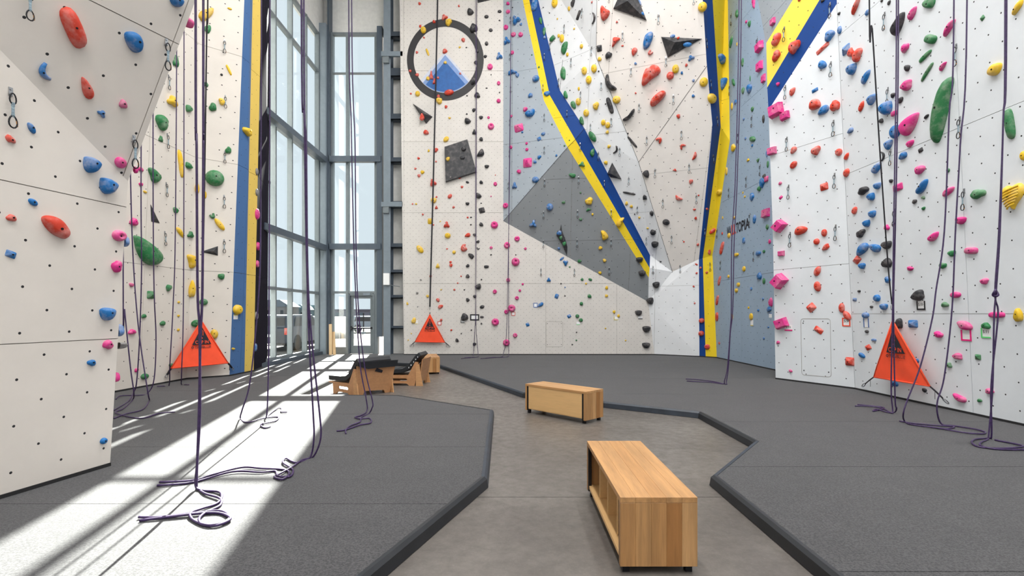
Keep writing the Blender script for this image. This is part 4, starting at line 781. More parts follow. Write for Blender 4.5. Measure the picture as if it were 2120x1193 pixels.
for v in recs:
    if v['s'] != 'V': continue
    vk = scales(frame(v['P'], v['n']))[1]; hv = v['rel'] * min(v['w'], v['h']) / vk * .8
    for r in recs:
        if r['s'] != 'V' and in_poly(r['x'], r['y'], v['pts']):
            P = r['P'] + r['n'] * hv * .5; r['P'] = onp(r['x'], r['y'], (P, r['n'])); r['ind'] = True
stuffV, stuffF, stuffM = [], [], []
smats = sorted(HC)
VOLS = []
for r in recs:
    rnd = random.Random(r['i'] * 7 + 3)
    Mx = frame(r['P'], r['n']); ku, kv = scales(Mx)
    if r['pts']: px = [(x - r['x'], r['y'] - y) for x, y in (r['pts'] if r['s'] == 'V' else chaikin(r['pts'], 2))]
    elif r['s'] == 'c':
        px = None
    else:
        a = math.radians(r['rot']); ca, sa = math.cos(a), math.sin(a)
        px = []
        for (ux_, uy_) in outline(r['s'], rnd, 18 if r['ind'] else 10):
            X_, Y_ = ux_ * r['w'], uy_ * r['h']; px.append((X_ * ca - Y_ * sa, X_ * sa + Y_ * ca))
    sm = True; size = min(r['w'], r['h']) / kv
    if r['s'] == 'c':                                  # bent finger-like hold
        a = math.radians(r['rot']); L_, T_ = r['w'], r['h'] * .42; path = []
        for k in range(9):
            t = -1 + 2 * k / 8; X_, Y_ = t * (L_ / 2 - T_ / 2), (t * t - .5) * r['h'] * .55
            xx, yy = X_ * math.cos(a) - Y_ * math.sin(a), X_ * math.sin(a) + Y_ * math.cos(a)
            path.append((xx / ku, yy / kv, T_ / kv * .35))
        mb = MB().tube(path, lambda t, T_=T_: (T_ / kv / 2) * (0.55 + 0.45 * math.sin(math.pi * min(max(t, 0), 1))) * 1.15, 10)
        V, Fc = mb.v, mb.f; top = Vector((path[4][0], path[4][1], T_ / kv * .85))
    else:
        pts = [(x / ku, y / kv) for x, y in px]
        ar = sum(pts[i][0] * pts[(i + 1) % len(pts)][1] - pts[(i + 1) % len(pts)][0] * pts[i][1] for i in range(len(pts)))
        if ar < 0: pts = pts[::-1]
        n_ = len(pts)
        if r['pts']:
            cx_, cy_ = sum(p[0] for p in pts) / n_, sum(p[1] for p in pts) / n_
        else: cx_ = cy_ = 0
        if r['s'] == 'V':
            hh = r['rel'] * size * .8; tp = (cx_ + rnd.uniform(-.1, .1) * size, cy_ + rnd.uniform(-.1, .1) * size)
            V = [(x, y, 0) for x, y in pts] + [(cx_ + (x - cx_) * .97, cy_ + (y - cy_) * .97, hh * .18) for x, y in pts] + [(tp[0], tp[1], hh)]
            Fc = [(i, (i + 1) % n_, n_ + (i + 1) % n_, n_ + i) for i in range(n_)] + [(n_ + i, n_ + (i + 1) % n_, 2 * n_) for i in range(n_)]
            if r['rel'] == .3:                           # the big flat box volume
                V = [(x, y, 0) for x, y in pts] + [(cx_ + (x - cx_) * .985, cy_ + (y - cy_) * .985, hh * .5) for x, y in pts]; Fc = Fc[:n_] + [tuple(range(n_, 2 * n_))]
            sm = False; top = Vector((tp[0], tp[1], hh))
        else:
            prof = PROF['disc'] if r['s'] == 'd' else PROF['pyr'] if r['s'] == 'q' else PROF['block'] if r['s'] in 'bB' else PROF['dome']
            if r['s'] == 'B':
                px = [(x * .5 * r['w'], y * .5 * r['h']) for x, y in ((-1, -.1), (-.1, -1), (1, .1), (.1, 1))]
                pts = [(x / ku, y / kv) for x, y in px]; prof = PROF['block']
            hh = size * {'d': .42, 'q': .4, 'b': .55, 'B': .5, 'h': .28, 'j': .5}.get(r['s'], r.get('rel', .48))
            if r['s'] == 'D': hh = size * .62
            if r['s'] in 'qbB': sm = False
            off = {'D': (0, size * .12), 'b': (0.05 * size, .12 * size), 'B': (-.1 * size, .02 * size)}.get(r['s'], (rnd.uniform(-.08, .08) * size, rnd.uniform(-.06, .1) * size))
            tp = (cx_ + off[0], cy_ + off[1])
            V, Fc = hold_mesh(pts, hh, prof, rnd, 0.07 if r['s'] in 'py' else 0, tp)
            top = Vector((tp[0], tp[1], V[-1][2]))
    r['Mx'] = Mx; r['topz'] = top
    mat = M['hold_' + r['c']] if r['s'] != 'V' else M['black']
    if not r['ind']:
        b = len(stuffV); stuffV += [Mx @ Vector(v) for v in V]; stuffF += [tuple(q_ + b for q_ in f) for f in Fc]; stuffM += [smats.index(r['c'])] * len(Fc)
        continue
    me = bpy.data.meshes.new('hold_body'); me.from_pydata([Vector(v) for v in V], [], Fc); me.materials.append(mat)
    if sm: me.polygons.foreach_set('use_smooth', [True] * len(me.polygons))
    cn = COLN[r['c']]; sn = SHN[r['s']]; big = max(r['w'], r['h'])
    sz = 'tiny' if big < 8 else 'small' if big < 15 else 'medium' if big < 28 else 'large'
    kk, end = (r['k'], 'from the floor') if r['k'] <= (r['N'] + 1) // 2 else (r['N'] - r['k'] + 1, 'from the top')
    zone = r['zone']
    lab = '%s %s %s climbing hold on the %s' % (sz, cn, sn, zone)
    if r['N'] > 1: lab += ', %s %s %s' % (ordn(kk), cn, end)
    if len(lab.split()) > 16: lab = lab.replace('climbing hold', 'hold')
    if len(lab.split()) > 16: lab = lab.replace('on the', 'on')
    nm = 'climbing_hold'
    if r['s'] == 'V':
        nm = 'climbing_volume'; VOLS.append(r)
        lab = 'black flat-sided volume on the %s' % zone
        if r['N'] > 1: lab += ', %s black piece %s' % (ordn(kk), end)
    if r['s'] == 'h': lab = 'large yellow heart-shaped ribbed climbing hold at the right edge'
    o = bpy.data.objects.new(nm, me); COL.objects.link(o); o.matrix_world = Mx
    tag(o, lab, 'climbing volume' if r['s'] == 'V' else 'climbing hold', '%s climbing holds' % cn if r['s'] != 'V' else 'black volumes')
    if min(r['w'], r['h']) > 6 and r['s'] not in 'V':
        bo = bpy.data.objects.new('bolt', bolt_me); COL.objects.link(bo); bo.parent = o
        sB = min(1.25, max(.5, size * 4.5)); bo.scale = (sB, sB, 1); bo.location = top + Vector((0, 0, .002))
    if r['s'] == 'h':                                   # raised ribs of the heart
        for k in range(7):
            zz = -.36 + k * .11; wd_ = (.5 if zz > 0 else .5 * (1 + zz * 1.5)) * r['w'] / ku * .95
            rb = MB().tube([(x * wd_, (zz + .10 * x) * r['h'] / kv, V[-1][2] * (1.02 - .5 * x * x)) for x in [-.8 + .2 * q_ for q_ in range(9)]], .012, 6)
            m2 = bpy.data.meshes.new('rib'); m2.from_pydata(rb.v, [], rb.f); m2.materials.append(mat); ro = bpy.data.objects.new('rib', m2); COL.objects.link(ro); ro.parent = o
# holds wrapped round the free edge of the near left wall
for k, (x, y, w_, h_, c, lab) in enumerate(((391, 46, 22, 20, 'p', 'top pink hold'), (281, 352, 10, 14, 'p', 'second highest pink hold'), (262, 500, 12, 22, 'b', 'pale blue hold'), (249, 684, 16, 26, 'b', 'lower blue hold'), (252, 716, 22, 14, 'n', 'white curved hold'), (241, 781, 14, 20, 'p', 'lowest pink hold'))):
    n = V3((.55, .83, 0)).normalized(); Yp = 4.80; s_ = Yp / F; P = at(x, y, Yp) - V3((w_ * s_ * .35, 0, 0))
    V, Fc = hold_mesh([(a * w_ * s_ * 1.2, b * h_ * s_) for a, b in outline('p', random.Random(k + 90))], w_ * s_ * .7, PROF['dome'], random.Random(k))
    me = bpy.data.meshes.new('hold_body'); me.from_pydata([Vector(v) for v in V], [], Fc); me.materials.append(M['hold_' + c]); me.polygons.foreach_set('use_smooth', [True] * len(me.polygons))
    o = bpy.data.objects.new('climbing_hold', me); COL.objects.link(o); o.matrix_world = frame(P, n)
    tag(o, lab + ' peeking round the edge of the near left wall', 'climbing hold', 'holds on the left wall edge')
if stuffV:
    so = mk('foot_chips', stuffV, stuffF, [M['hold_' + c] for c in smats], smooth=True)
    so.data.polygons.foreach_set('material_index', stuffM)
    tag(so, 'tiny coloured foot chips scattered over all the climbing walls', 'foot chips', kind='stuff')
print('HOLDS', len(recs), 'stuff', sum(1 for r in recs if not r['ind']))
# ------------------------------------------------------------------ painted logo and wall lettering
def logo_poly(root, name, pts, off, mat):
    P = [at(x, y, YB) - V3((0, off, 0)) for x, y in pts]
    tr = tessellate_polygon([P]); n = len(P)
    return MB().add(P + [p + V3((0, off * .9, 0)) for p in P], [tuple(t) for t in tr] + [(i, (i + 1) % n, n + (i + 1) % n, n + i) for i in range(n)]).build(name, mat, root)
lc = (922.0, 124.0)
lroot = tag(empty('painted_logo', at(922, 209, YB)), 'black ring with a blue mountain painted on the white back wall', 'logo')
n_ = 72; RO, RI = (79.5, 84.5), (65.5, 68.5)
V = []; Fc = []
for k in range(n_):
    a = 2 * math.pi * k / n_
    for (rx, ry), of in ((RO, .0015), (RI, .0015)):
        V.append(at(lc[0] + rx * math.cos(a), lc[1] + ry * math.sin(a), YB) - V3((0, .004, 0)))
for k in range(n_): k2 = (k + 1) % n_; Fc.append((2 * k, 2 * k2, 2 * k2 + 1, 2 * k + 1))
mk('logo_ring', V, Fc, plain('black_logo_paint', srgb(44, 42, 44), .6), lroot)
def arc_fill(ap, l, r_, rad):
    """triangle cut off by the circle of relative radius rad"""
    rx, ry = RI[0] * rad, RI[1] * rad
    def hit(p0, p1):
        for k in range(400):
            t = k / 399; x, y = p0[0] + (p1[0] - p0[0]) * t, p0[1] + (p1[1] - p0[1]) * t
            if ((x - lc[0]) / rx) ** 2 + ((y - lc[1]) / ry) ** 2 > 1: return x, y
        return p1
    a, b = hit(ap, l), hit(ap, r_); a0 = math.atan2((a[1] - lc[1]) / ry, (a[0] - lc[0]) / rx); b0 = math.atan2((b[1] - lc[1]) / ry, (b[0] - lc[0]) / rx)
    return [ap] + [(lc[0] + rx * math.cos(b0 + (a0 - b0) * k / 20), lc[1] + ry * math.sin(b0 + (a0 - b0) * k / 20)) for k in range(21)]
c_ = lambda x, y: (820 + x / 3.975, y / 3.975)
logo_poly(lroot, 'mountain_haze', arc_fill(c_(402, 425), c_(150, 725), c_(660, 725), .99), .002, plain('pale_lavender_paint', srgb(203, 208, 222), .6))
logo_poly(lroot, 'mountain_light', arc_fill(c_(404, 452), c_(170, 745), c_(640, 728), .99), .003, plain('light_blue_paint', srgb(128, 156, 205), .6))
logo_poly(lroot, 'mountain', arc_fill(c_(404, 505), c_(205, 745), c_(610, 740), .965), .004, plain('mountain_blue_paint', srgb(38, 98, 168), .6, var=.12))
def text_part(s, Mx, w_, h_, mat, parent, name='lettering', shear=0.0, offset=0.012):
    cu = bpy.data.curves.new('text', 'FONT'); cu.body = s; cu.extrude = 0.0; cu.offset = offset; cu.shear = shear
    to = bpy.data.objects.new('text', cu); COL.objects.link(to)
    dg = bpy.context.evaluated_depsgraph_get(); me = bpy.data.meshes.new_from_object(to.evaluated_get(dg))
    bpy.data.objects.remove(to); P = [v.co.copy() for v in me.vertices]; Fs = [tuple(p.vertices) for p in me.polygons]; bpy.data.meshes.remove(me)
    x0, x1 = min(p.x for p in P), max(p.x for p in P); y0, y1 = min(p.y for p in P), max(p.y for p in P)
    W = [Mx @ V3(((p.x - (x0 + x1) / 2) / (x1 - x0) * w_, (p.y - (y0 + y1) / 2) / (y1 - y0) * h_, 0)) for p in P]
    return mk(name, W, Fs, mat, parent)
P0, P1 = onp(1505, 481, pf7), onp(1552, 461, pf7)
uu = (P1 - P0).normalized(); nn = V3((-1, 0, 0)); vv = nn.cross(uu)
wr = tag(empty('wall_lettering', P0), 'black and red maker name painted on the blue-grey wall', 'lettering'); LW = (P1 - P0).length
for s_, a_, b_, mt in (('WA', 0, .2, 'ink'), ('LL', .21, .42, 'hold_r'), ('T', .43, .53, 'ink'), ('O', .53, .66, 'ink'), ('PIA', .67, 1.0, 'ink')):
    c0 = P0 + uu * LW * (a_ + b_) / 2 + nn * .004
    text_part(s_, Matrix(((uu.x, vv.x, nn.x, c0.x), (uu.y, vv.y, nn.y, c0.y), (uu.z, vv.z, nn.z, c0.z), (0, 0, 0, 1))), LW * (b_ - a_), .30, M[mt], wr, offset=.03)

# ------------------------------------------------------------------ quickdraws
def qd_proto():
    r = empty('quickdraw', (0, 0, 0)); L = M
    MB().box(-.014, .014, 0, .004, -.045, .015).box(-.014, .014, 0, .03, -.05, -.046).cyl((0, .02, .0), (0, -.006, .0), .009, 8).build('hanger', L['metal'], r)
    def oval(cz, a, b, th, rr, rot=0.0): return MB().tube([(math.sin(t) * a * (1 - .18 * math.cos(t)), -th, cz + math.cos(t) * b) for t in [2 * math.pi * k / 14 for k in range(14)]], rr, 6, True)
    oval(-.075, .022, .042, .02, .0055).build('upper_carabiner', L['dmetal'], r, True)
    MB().box(-.009, .009, -.024, -.017, -.215, -.105).box(-.0105, .0105, -.0255, -.0155, -.135, -.105).box(-.0105, .0105, -.0255, -.0155, -.218, -.195).build('sling', L['sling'], r)
    cb = oval(-.255, .028, .047, .021, .006).build('carabiner', L['dmetal'], r, True)
    g = MB().cyl((.030, -.021, -.285), (.022, -.021, -.225), .005, 6).build('gate', L['gate'], cb)
    return r
QP = qd_proto()
def copy_tree(o, parent=None):
    c = o.copy(); COL.objects.link(c); c.parent = parent
    for ch in list(o.children): copy_tree(ch, c)
    return c
QD = [((0, 0, 3.975), "85 735 1052|235 -100 58|1100 1125 1385"),
 ((240, 0, 3.978), "415 330 580|893 328 440|432 620 740|900 788 893|422 1103 1225"),
 ((230, 280, 3.976), "452 392 508|441 795 910|935 135 233|930 497 603|930 862 970"),
 ((1030, 0, 4.5875), "122 160 225|118 510 575|125 815 885|118 1130 1200|445 510 580|500 410 480|635 235 320|583 745 830|700 555 640|895 445 535|803 80 175|433 800 865|660 1050 1120|445 1080 1155|790 870 950|985 775 865|1188 300 395|1268 640 735|1345 985 1075|1060 -50 32"),
 ((1030, 240, 4.5875), "115 325 395|105 630 700|445 290 365|447 600 678|770 575 652|785 258 340|1015 615 685|883 75 150|958 345 430|1080 15 110|1160 300 388|1247 580 660|1328 858 935|1418 195 285|437 905 982|760 895 975|1080 890 970"),
 ((1030, 480, 4.2618), "405 75 145|702 65 140|1002 65 135|383 322 392|678 325 395|985 312 388|1313 50 120|1370 305 375"),
 ((1300, 0, 4.5875), "745 370 460|290 130 240|362 540 640|625 -40 52|785 760 850|845 1110 1200|432 900 1000|985 130 240|968 810 905|1230 365 485"),
 ((1300, 240, 4.5875), "508 135 230|581 455 548|257 505 592|650 750 838|332 790 878|808 370 455|730 1075 1145|415 1135 1220|962 685 775|1050 160 260|1180 0 110|1258 465 570|1128 575 680|1160 930 1035|850 1075 1165"),
 ((1300, 480, 3.978), "430 275 340|206 285 350|675 255 325|765 240 315|1038 160 245"),
 ((1580, 0, 4.589), "202 260 398|637 28 170|645 590 733|212 815 947|1157 120 290|1188 835 990"),
 ((1580, 240, 4.589), "670 45 195|227 205 338|680 548 690|243 660 793|690 1040 1187|1215 320 472|258 1110 1250|1250 890 1050"),
 ((1840, 0, 4.589), "643 425 630"), ((1840, 240, 4.589), "677 15 215|718 700 898")]
ql = []
for (ox, oy, zs), t in QD:
    for e in t.split('|'):
        x, y0, y1 = [float(a) for a in e.split()]
        x, y0, y1 = x / zs + ox, y0 / zs + oy, y1 / zs + oy
        p = place(x, y0)
        if p: ql.append((x, y0, y1, p))
zq = {}
for q_ in ql: zq.setdefault(q_[3][2], []).append(q_)
first = True
for zone, L in sorted(zq.items()):
    L.sort(key=lambda q: -q[1])
    for k, (x, y0, y1, (P, n, z_)) in enumerate(L):
        r = QP if first else copy_tree(QP); first = False
        nh = V3((n.x, n.y, 0)).normalized(); sc_ = min(1.25, max(.8, (y1 - y0) / F * P.y / 0.30))
        r.location = P + n * .006; r.rotation_euler = (0, 0, math.atan2(nh.x, -nh.y)); r.scale = (sc_,) * 3
        kk, end = (k + 1, 'bottom') if k < (len(L) + 1) // 2 else (len(L) - k, 'top')
        zn = {'right wall left face': 'angled right wall', 'ring logo wall': 'white ring wall'}.get(zone, zone)
        tag(r, 'quickdraw hanging on the %s, %s from the %s' % (zn, ordn(kk), end) if len(L) > 1 else 'only quickdraw hanging on the %s' % zn, 'quickdraw', 'quickdraws on the walls')

# ------------------------------------------------------------------ ropes and auto-belay straps
RR = 0.0095
def rope_pts(spec, Y):
    out = []; fz = 0
    for p in spec:
        if len(p) == 2: q = fl(p[0], p[1]); q.z = ZT + RR + 0.004 * (fz % 3); fz += 1; out.append(q)
        else: out.append(at(p[0], p[1], p[2] if p[2] else Y))
    return out
def rope(label, Y, strands, top=13.9, knot=None, r=RR):
    S = [rope_pts(s, Y) for s in strands]
    base = V3((S[0][-1].x, S[0][-1].y, ZT))
    root = tag(empty('climbing_rope', base), label, 'rope', 'purple top ropes')
    for k, P in enumerate(S):
        if k < 2 and top: P.insert(0, V3((P[0].x, P[0].y, top)))
        MB().tube(cat_rom(P, 6), r, 6).build('strand', M['rope'], root, True, fix=False)
    if knot:
        kp = at(*knot); MB().tube([kp + V3((0.02 * math.cos(t), 0.012 * math.sin(2 * t), 0.035 * math.sin(t))) for t in [2 * math.pi * i / 16 for i in range(16)]], 0.014, 6, True).build('knot', M['rope'], root, True)
    return root
h = lambda *pts: [(x, y, 0) for x, y in pts]
rope('purple rope hanging nearest the viewer, tails coiled on the sunlit mat', 4.1,
     [h((405, 0), (407, 300), (409, 600), (413, 680), (414, 850), (408, 960), (405, 1005)) + [(418, 1018), (452, 1022), (459, 1034), (448, 1046), (415, 1058), (394, 1068), (400, 1080), (430, 1092), (460, 1088), (475, 1074), (455, 1062), (400, 1068), (330, 1074), (287, 1075)],
      h((421, 0), (421, 300), (419, 600), (415, 700), (412, 850), (407, 1000)) + [(410, 1014), (425, 1026), (455, 1037), (455, 1050), (425, 1066), (412, 1080), (420, 1090), (450, 1092), (477, 1080), (460, 1067), (430, 1066), (380, 1072), (289, 1081)]])
rope('purple rope with tails trailing left in a tangle beside the shadow edge', 5.0,
     [h((624, 0), (630, 250), (634, 500), (640, 700), (648, 850), (650, 905), (643, 945)) + [(625, 955), (605, 970), (580, 985), (568, 990), (585, 996), (599, 985), (588, 975), (540, 973), (500, 972), (440, 985), (400, 998), (330, 1003)],
      h((629, 0), (634, 300), (637, 560), (645, 700), (662, 860), (664, 905), (655, 935), (642, 950)) + [(612, 960), (592, 952), (586, 962), (606, 975), (600, 990), (575, 990), (570, 978), (540, 981), (480, 981), (400, 1001), (325, 1009)]])
rope('dark rope hanging before the door, tails on the shaded left mat', 7.2,
     [h((722, 0), (727, 250), (731, 450), (736, 600), (745, 750), (757, 820), (760, 850)) + [(747, 862), (735, 866), (745, 870), (765, 868), (767, 878), (745, 883), (715, 892), (697, 895)],
      h((728, 0), (735, 300), (737, 500), (742, 640), (755, 760), (771, 830), (770, 845), (763, 857)) + [(748, 866), (745, 876), (725, 885), (716, 892), (716, 900)]])
rope('rope hanging in front of the black wall end, tails on sunlit mat', 6.7,
     [h((541, 0), (540, 350), (538, 560), (528, 700), (516, 800), (501, 850)) + [(498, 868), (512, 877), (545, 869), (575, 865), (570, 874), (541, 882), (548, 888), (560, 886)],
      h((559, 0), (558, 400), (557, 600), (556, 750), (553, 852)) + [(549, 868), (560, 858), (575, 848), (583, 848), (582, 855), (594, 856)]])
rope('leftmost rope partly behind the near left wall, tails piled at its foot', 8.3,
     [[(270, 200, 8.4), (271, 400, 8.4), (277, 560, 8.4), (288, 690, 8.3), (306, 812, 8.15)] + [(309, 830), (295, 850), (260, 860), (236, 868)],
      [(255, 560, 8.2), (258, 640, 8.2), (270, 760, 8.2), (277, 812, 8.2)] + [(274, 830), (255, 848), (240, 858), (290, 868), (330, 858), (362, 856)]])
rope('second rope from the left, hanging past the large green leaf hold', 8.6,
     [h((293, 0), (292, 400), (293, 560), (289, 700), (283, 790), (277, 812)) + [(266, 832), (245, 846), (236, 852)]])
rope('third rope from the left, in front of the grey triangle', 9.0,
     [[(317, 0, 8.9), (317, 400, 8.9), (319, 600, 9.0), (323, 700, 9.1), (319, 785, 9.1)] + [(306, 815), (290, 820), (250, 822), (240, 828)]])
rope('thin rope left of the far left orange banner', 9.6, [h((366, 0), (363, 480), (358, 640), (352, 750)) + [(350, 799), (338, 801), (325, 802)]])
rope('thin rope crossing the left half of the far left banner', 9.9, [h((381, 0), (380, 600), (376, 770)) + [(376, 797), (385, 798), (391, 799)]])
rope('rope down the middle of the white back wall through the chart card', 17.3,
     [h((987, 0), (985, 600), (983, 680), (980, 732)) + [(976, 741), (965, 742), (955, 744)], h((985, 0), (985, 610), (987, 700), (990, 732)) + [(989, 740), (975, 741), (962, 742)]])
rope('rope beside the pale grey panel among pink round holds', 17.2,
     [h((1058, 0), (1056, 300), (1053, 480), (1051, 600), (1048, 700), (1042, 732)) + [(1038, 740), (1020, 741), (995, 744)], h((1058, 0), (1055, 300), (1053, 480), (1053, 700), (1053, 732)) + [(1050, 740), (1030, 741), (1005, 743)]])
rope('purple rope hanging before the blue-grey wall, tail on the back mat', 10.2,
     [h((1535, 0), (1527, 350), (1520, 500), (1517, 640), (1512, 690), (1508, 760), (1504, 790)) + [(1503, 797), (1480, 792), (1445, 788), (1420, 786)],
      h((1530, 0), (1523, 350), (1515, 500), (1514, 640), (1512, 680), (1506, 760), (1500, 788)) + [(1497, 796), (1470, 793), (1440, 792), (1422, 790)]])
rope('purple rope passing in front of the right orange banner', 7.22,
     [h((1856, 0), (1853, 300), (1850, 480), (1848, 640), (1845, 800), (1848, 848)) + [(1846, 857), (1828, 848), (1800, 844), (1770, 842)],
      h((1860, 0), (1857, 300), (1853, 500), (1850, 640), (1853, 820), (1856, 845)) + [(1852, 855), (1838, 856), (1815, 850), (1808, 853), (1830, 846), (1775, 840)]])
rope('purple rope bowing left between the right banner and the green card', 6.5,
     [h((1975, 0), (1965, 240), (1955, 480), (1938, 600), (1930, 660), (1905, 760), (1878, 830), (1870, 858)) + [(1873, 874), (1885, 881), (1930, 888), (1960, 890), (1975, 886), (1940, 884), (1890, 878), (1862, 874)],
      h((2002, 0), (1988, 300), (1978, 480), (1971, 640), (1955, 780), (1941, 830), (1941, 858)) + [(1950, 880), (1975, 884), (2020, 892), (2040, 897), (2030, 901), (1990, 898), (1920, 884)]])
rope('thick purple rope with a knot at the far right', 5.75,
     [h((2084, 0), (2077, 250), (2070, 480), (2062, 605), (2058, 660), (2055, 800), (2047, 900)) + [(2044, 912), (2032, 918), (2030, 926), (2060, 932), (2120, 934), (2160, 932)],
      h((2081, 0), (2077, 250), (2068, 480), (2060, 605), (2066, 640), (2064, 680), (2052, 800), (2053, 898)) + [(2046, 909), (2020, 912), (2012, 920), (2030, 928), (2080, 931), (2118, 927), (2060, 913)]], knot=(2061, 607, 5.74))
def strap_thing(label, pts, wd_=0.02):
    P = [at(*p) for p in pts]
    root = tag(empty('auto_belay_strap', P[-1]), label, 'strap', 'auto-belay straps')
    P.insert(0, V3((P[0].x, P[0].y, 13.9))); C_ = cat_rom(P, 5); mb = MB()
    V = []
    for p in C_: V += [p + V3((-wd_ / 2, 0, 0)), p + V3((wd_ / 2, 0, 0)), p + V3((wd_ / 2, .004, 0)), p + V3((-wd_ / 2, .004, 0))]
    fs = [(4 * i + k, 4 * i + (k + 1) % 4, 4 * i + 4 + (k + 1) % 4, 4 * i + 4 + k) for i in range(len(C_) - 1) for k in range(4)]
    mb.add(V, fs + [(0, 1, 2, 3), tuple(len(V) - 4 + k for k in (3, 2, 1, 0))]).build('webbing', M['strap'], root)
    e = P[-1]; MB().tube([e + V3((.022 * math.sin(t), 0, -.035 + .045 * math.cos(t))) for t in [2 * math.pi * i / 14 for i in range(14)]], .006, 6, True).build('carabiner', M['metal'], root, True)
    return root
strap_thing('black auto-belay strap down to the far left orange banner', [(430, 0, 10.3), (428, 60, 10.3), (423, 400, 10.6), (418, 640, 10.8), (417, 652, 10.85)], .03)
strap_thing('black auto-belay strap down to the back wall orange banner', [(906, 0, 17.3), (899, 300, 17.3), (892, 560, 17.35), (890, 636, 17.4)], .05)
strap_thing('black auto-belay strap slanting down to the right orange banner', [(1800, 0, 7.6), (1806, 60, 7.7), (1821, 300, 8.0), (1838, 540, 8.2), (1847, 632, 8.25)], .022)

# ------------------------------------------------------------------ orange clip-in banners
def banner(label, ap, bl, br, o1, o2, strl, strr):
    def off(p, d):
        P, n, z = place(*p); r_ = (CAM - P).normalized(); return P + r_ * d
    A_, B_, C_ = off(ap, o1), off(bl, o2), off(br, o2)
    root = tag(empty('clip_in_banner', (B_ + C_) / 2), label, 'banner', 'orange belay gates')
    u = (C_ - B_).normalized(); n = (C_ - B_).cross(A_ - B_).normalized()
    if n.dot(CAM - A_) < 0: n = -n
    v = n.cross(u); base = (B_ + C_) / 2; Hh = (A_ - base).dot(v); W = (C_ - B_).length; sk = (A_ - base).dot(u)
    def pt(a, b, t=0.0): return base + u * (a * W + sk * b) + v * (b * Hh) + n * t
    rows = 10; V = []
    for i in range(rows + 1):
        b = i / rows; hw = .5 * (1 - b) + .012
        for j in range(9): a = -hw + 2 * hw * j / 8; V.append(pt(a, b, .012 * math.sin(j * 1.1 + i * .6) * (1 - b)))
    mk('fabric', V, [(i * 9 + j, i * 9 + j + 1, i * 9 + 10 + j, i * 9 + 9 + j) for i in range(rows) for j in range(8)], M['orange'], root, True)
    for a, b in (((-.5, 0), (0, 1)), ((.5, 0), (0, 1)), ((-.5, 0), (.5, 0))): MB().tube([pt(a[0], a[1]), pt((a[0] + b[0]) / 2, (a[1] + b[1]) / 2, .004), pt(b[0], b[1])], .012, 6).build('hem', M['orange'], root, True)
    e = .022
    k_ = [pt(-.165, .46, e), pt(.175, .46, e), pt(.0, .86, e)]
    tri = mk('warning_triangle', k_, [(0, 1, 2)], M['ink'], root)
    Mx = lambda a, b, t: Matrix(((u.x, v.x, n.x, pt(a, b, t).x), (u.y, v.y, n.y, pt(a, b, t).y), (u.z, v.z, n.z, pt(a, b, t).z), (0, 0, 0, 1)))
    text_part('CLIP IN', Mx(.005, .515, e + .004), .235 * W, .075 * Hh, M['orange'], root, offset=.008)
    text_part('TRUBLUE', Mx(.03, .405, e), .29 * W, .05 * Hh, M['ink'], root, shear=.15, offset=.008)
    mk('maker_mark', [pt(-.155 + .022 * math.cos(t) * q_, .405 + .026 * math.sin(t) * q_, e) for q_ in (1, .5) for t in [2 * math.pi * i / 12 for i in range(12)]], [(i, (i + 1) % 12, 12 + (i + 1) % 12, 12 + i) for i in range(12)], M['ink'], root)
    cp = [(-.02, .66), (-.02, .76), (.0, .785), (.02, .76), (.02, .66), (.0, .63)]
    MB().tube([pt(a, b, e + .004) for a, b in cp[:-1]], .006, 5).build('clip_symbol', M['orange'], root)
    mk('clip_symbol', [pt(.018 * math.cos(t) * q_, .605 + .018 * math.sin(t) * q_, e + .004) for q_ in (1, .5) for t in [2 * math.pi * i / 10 for i in range(10)]], [(i, (i + 1) % 10, 10 + (i + 1) % 10, 10 + i) for i in range(10)], M['orange'], root)
    for corner, sp in ((-.5, strl), (.5, strr)):
        s0 = pt(corner, 0); P, nn_, z_ = place(*sp); e1 = P + nn_ * .03; mid = s0 + (e1 - s0) * .7
        st = MB().tube([s0, s0 + (mid - s0) * .5 + V3((0, 0, .005)), mid], .02, 6, flat=.5).build('strap', M['strap'], root)
        d = (e1 - mid).normalized(); sd = d.cross(n).normalized(); L_ = (e1 - mid).length
        MB().tube([mid + d * (L_ / 2 - L_ / 2 * math.cos(t)) + sd * .02 * math.sin(t) for t in [2 * math.pi * i / 12 for i in range(12)]], .008, 6, True).build('carabiner', M['metal'], root, True)
        MB().tube([s0 + (mid - s0) * .4, s0 + (mid - s0) * .4 + V3((0, 0, -.12))], .008, 5, flat=.4).build('strap_tail', M['strap'], root)
    MB().tube([pt(0, .97), pt(0, 1.07)], .015, 6, flat=.4).build('top_loop', M['strap'], root)
banner('orange triangular banner at the foot of the far left wall', (417, 664), (354, 763), (472, 752), .12, .16, (340, 782), (481, 766))
banner('orange triangular banner at the foot of the white back wall', (890, 651), (859, 708), (921, 709), .10, .14, (849, 717), (932, 718))
banner('large orange triangular banner at the foot of the right wall', (1848, 664), (1809, 781), (1925, 800), .25, .32, (1788, 800), (1968, 836))

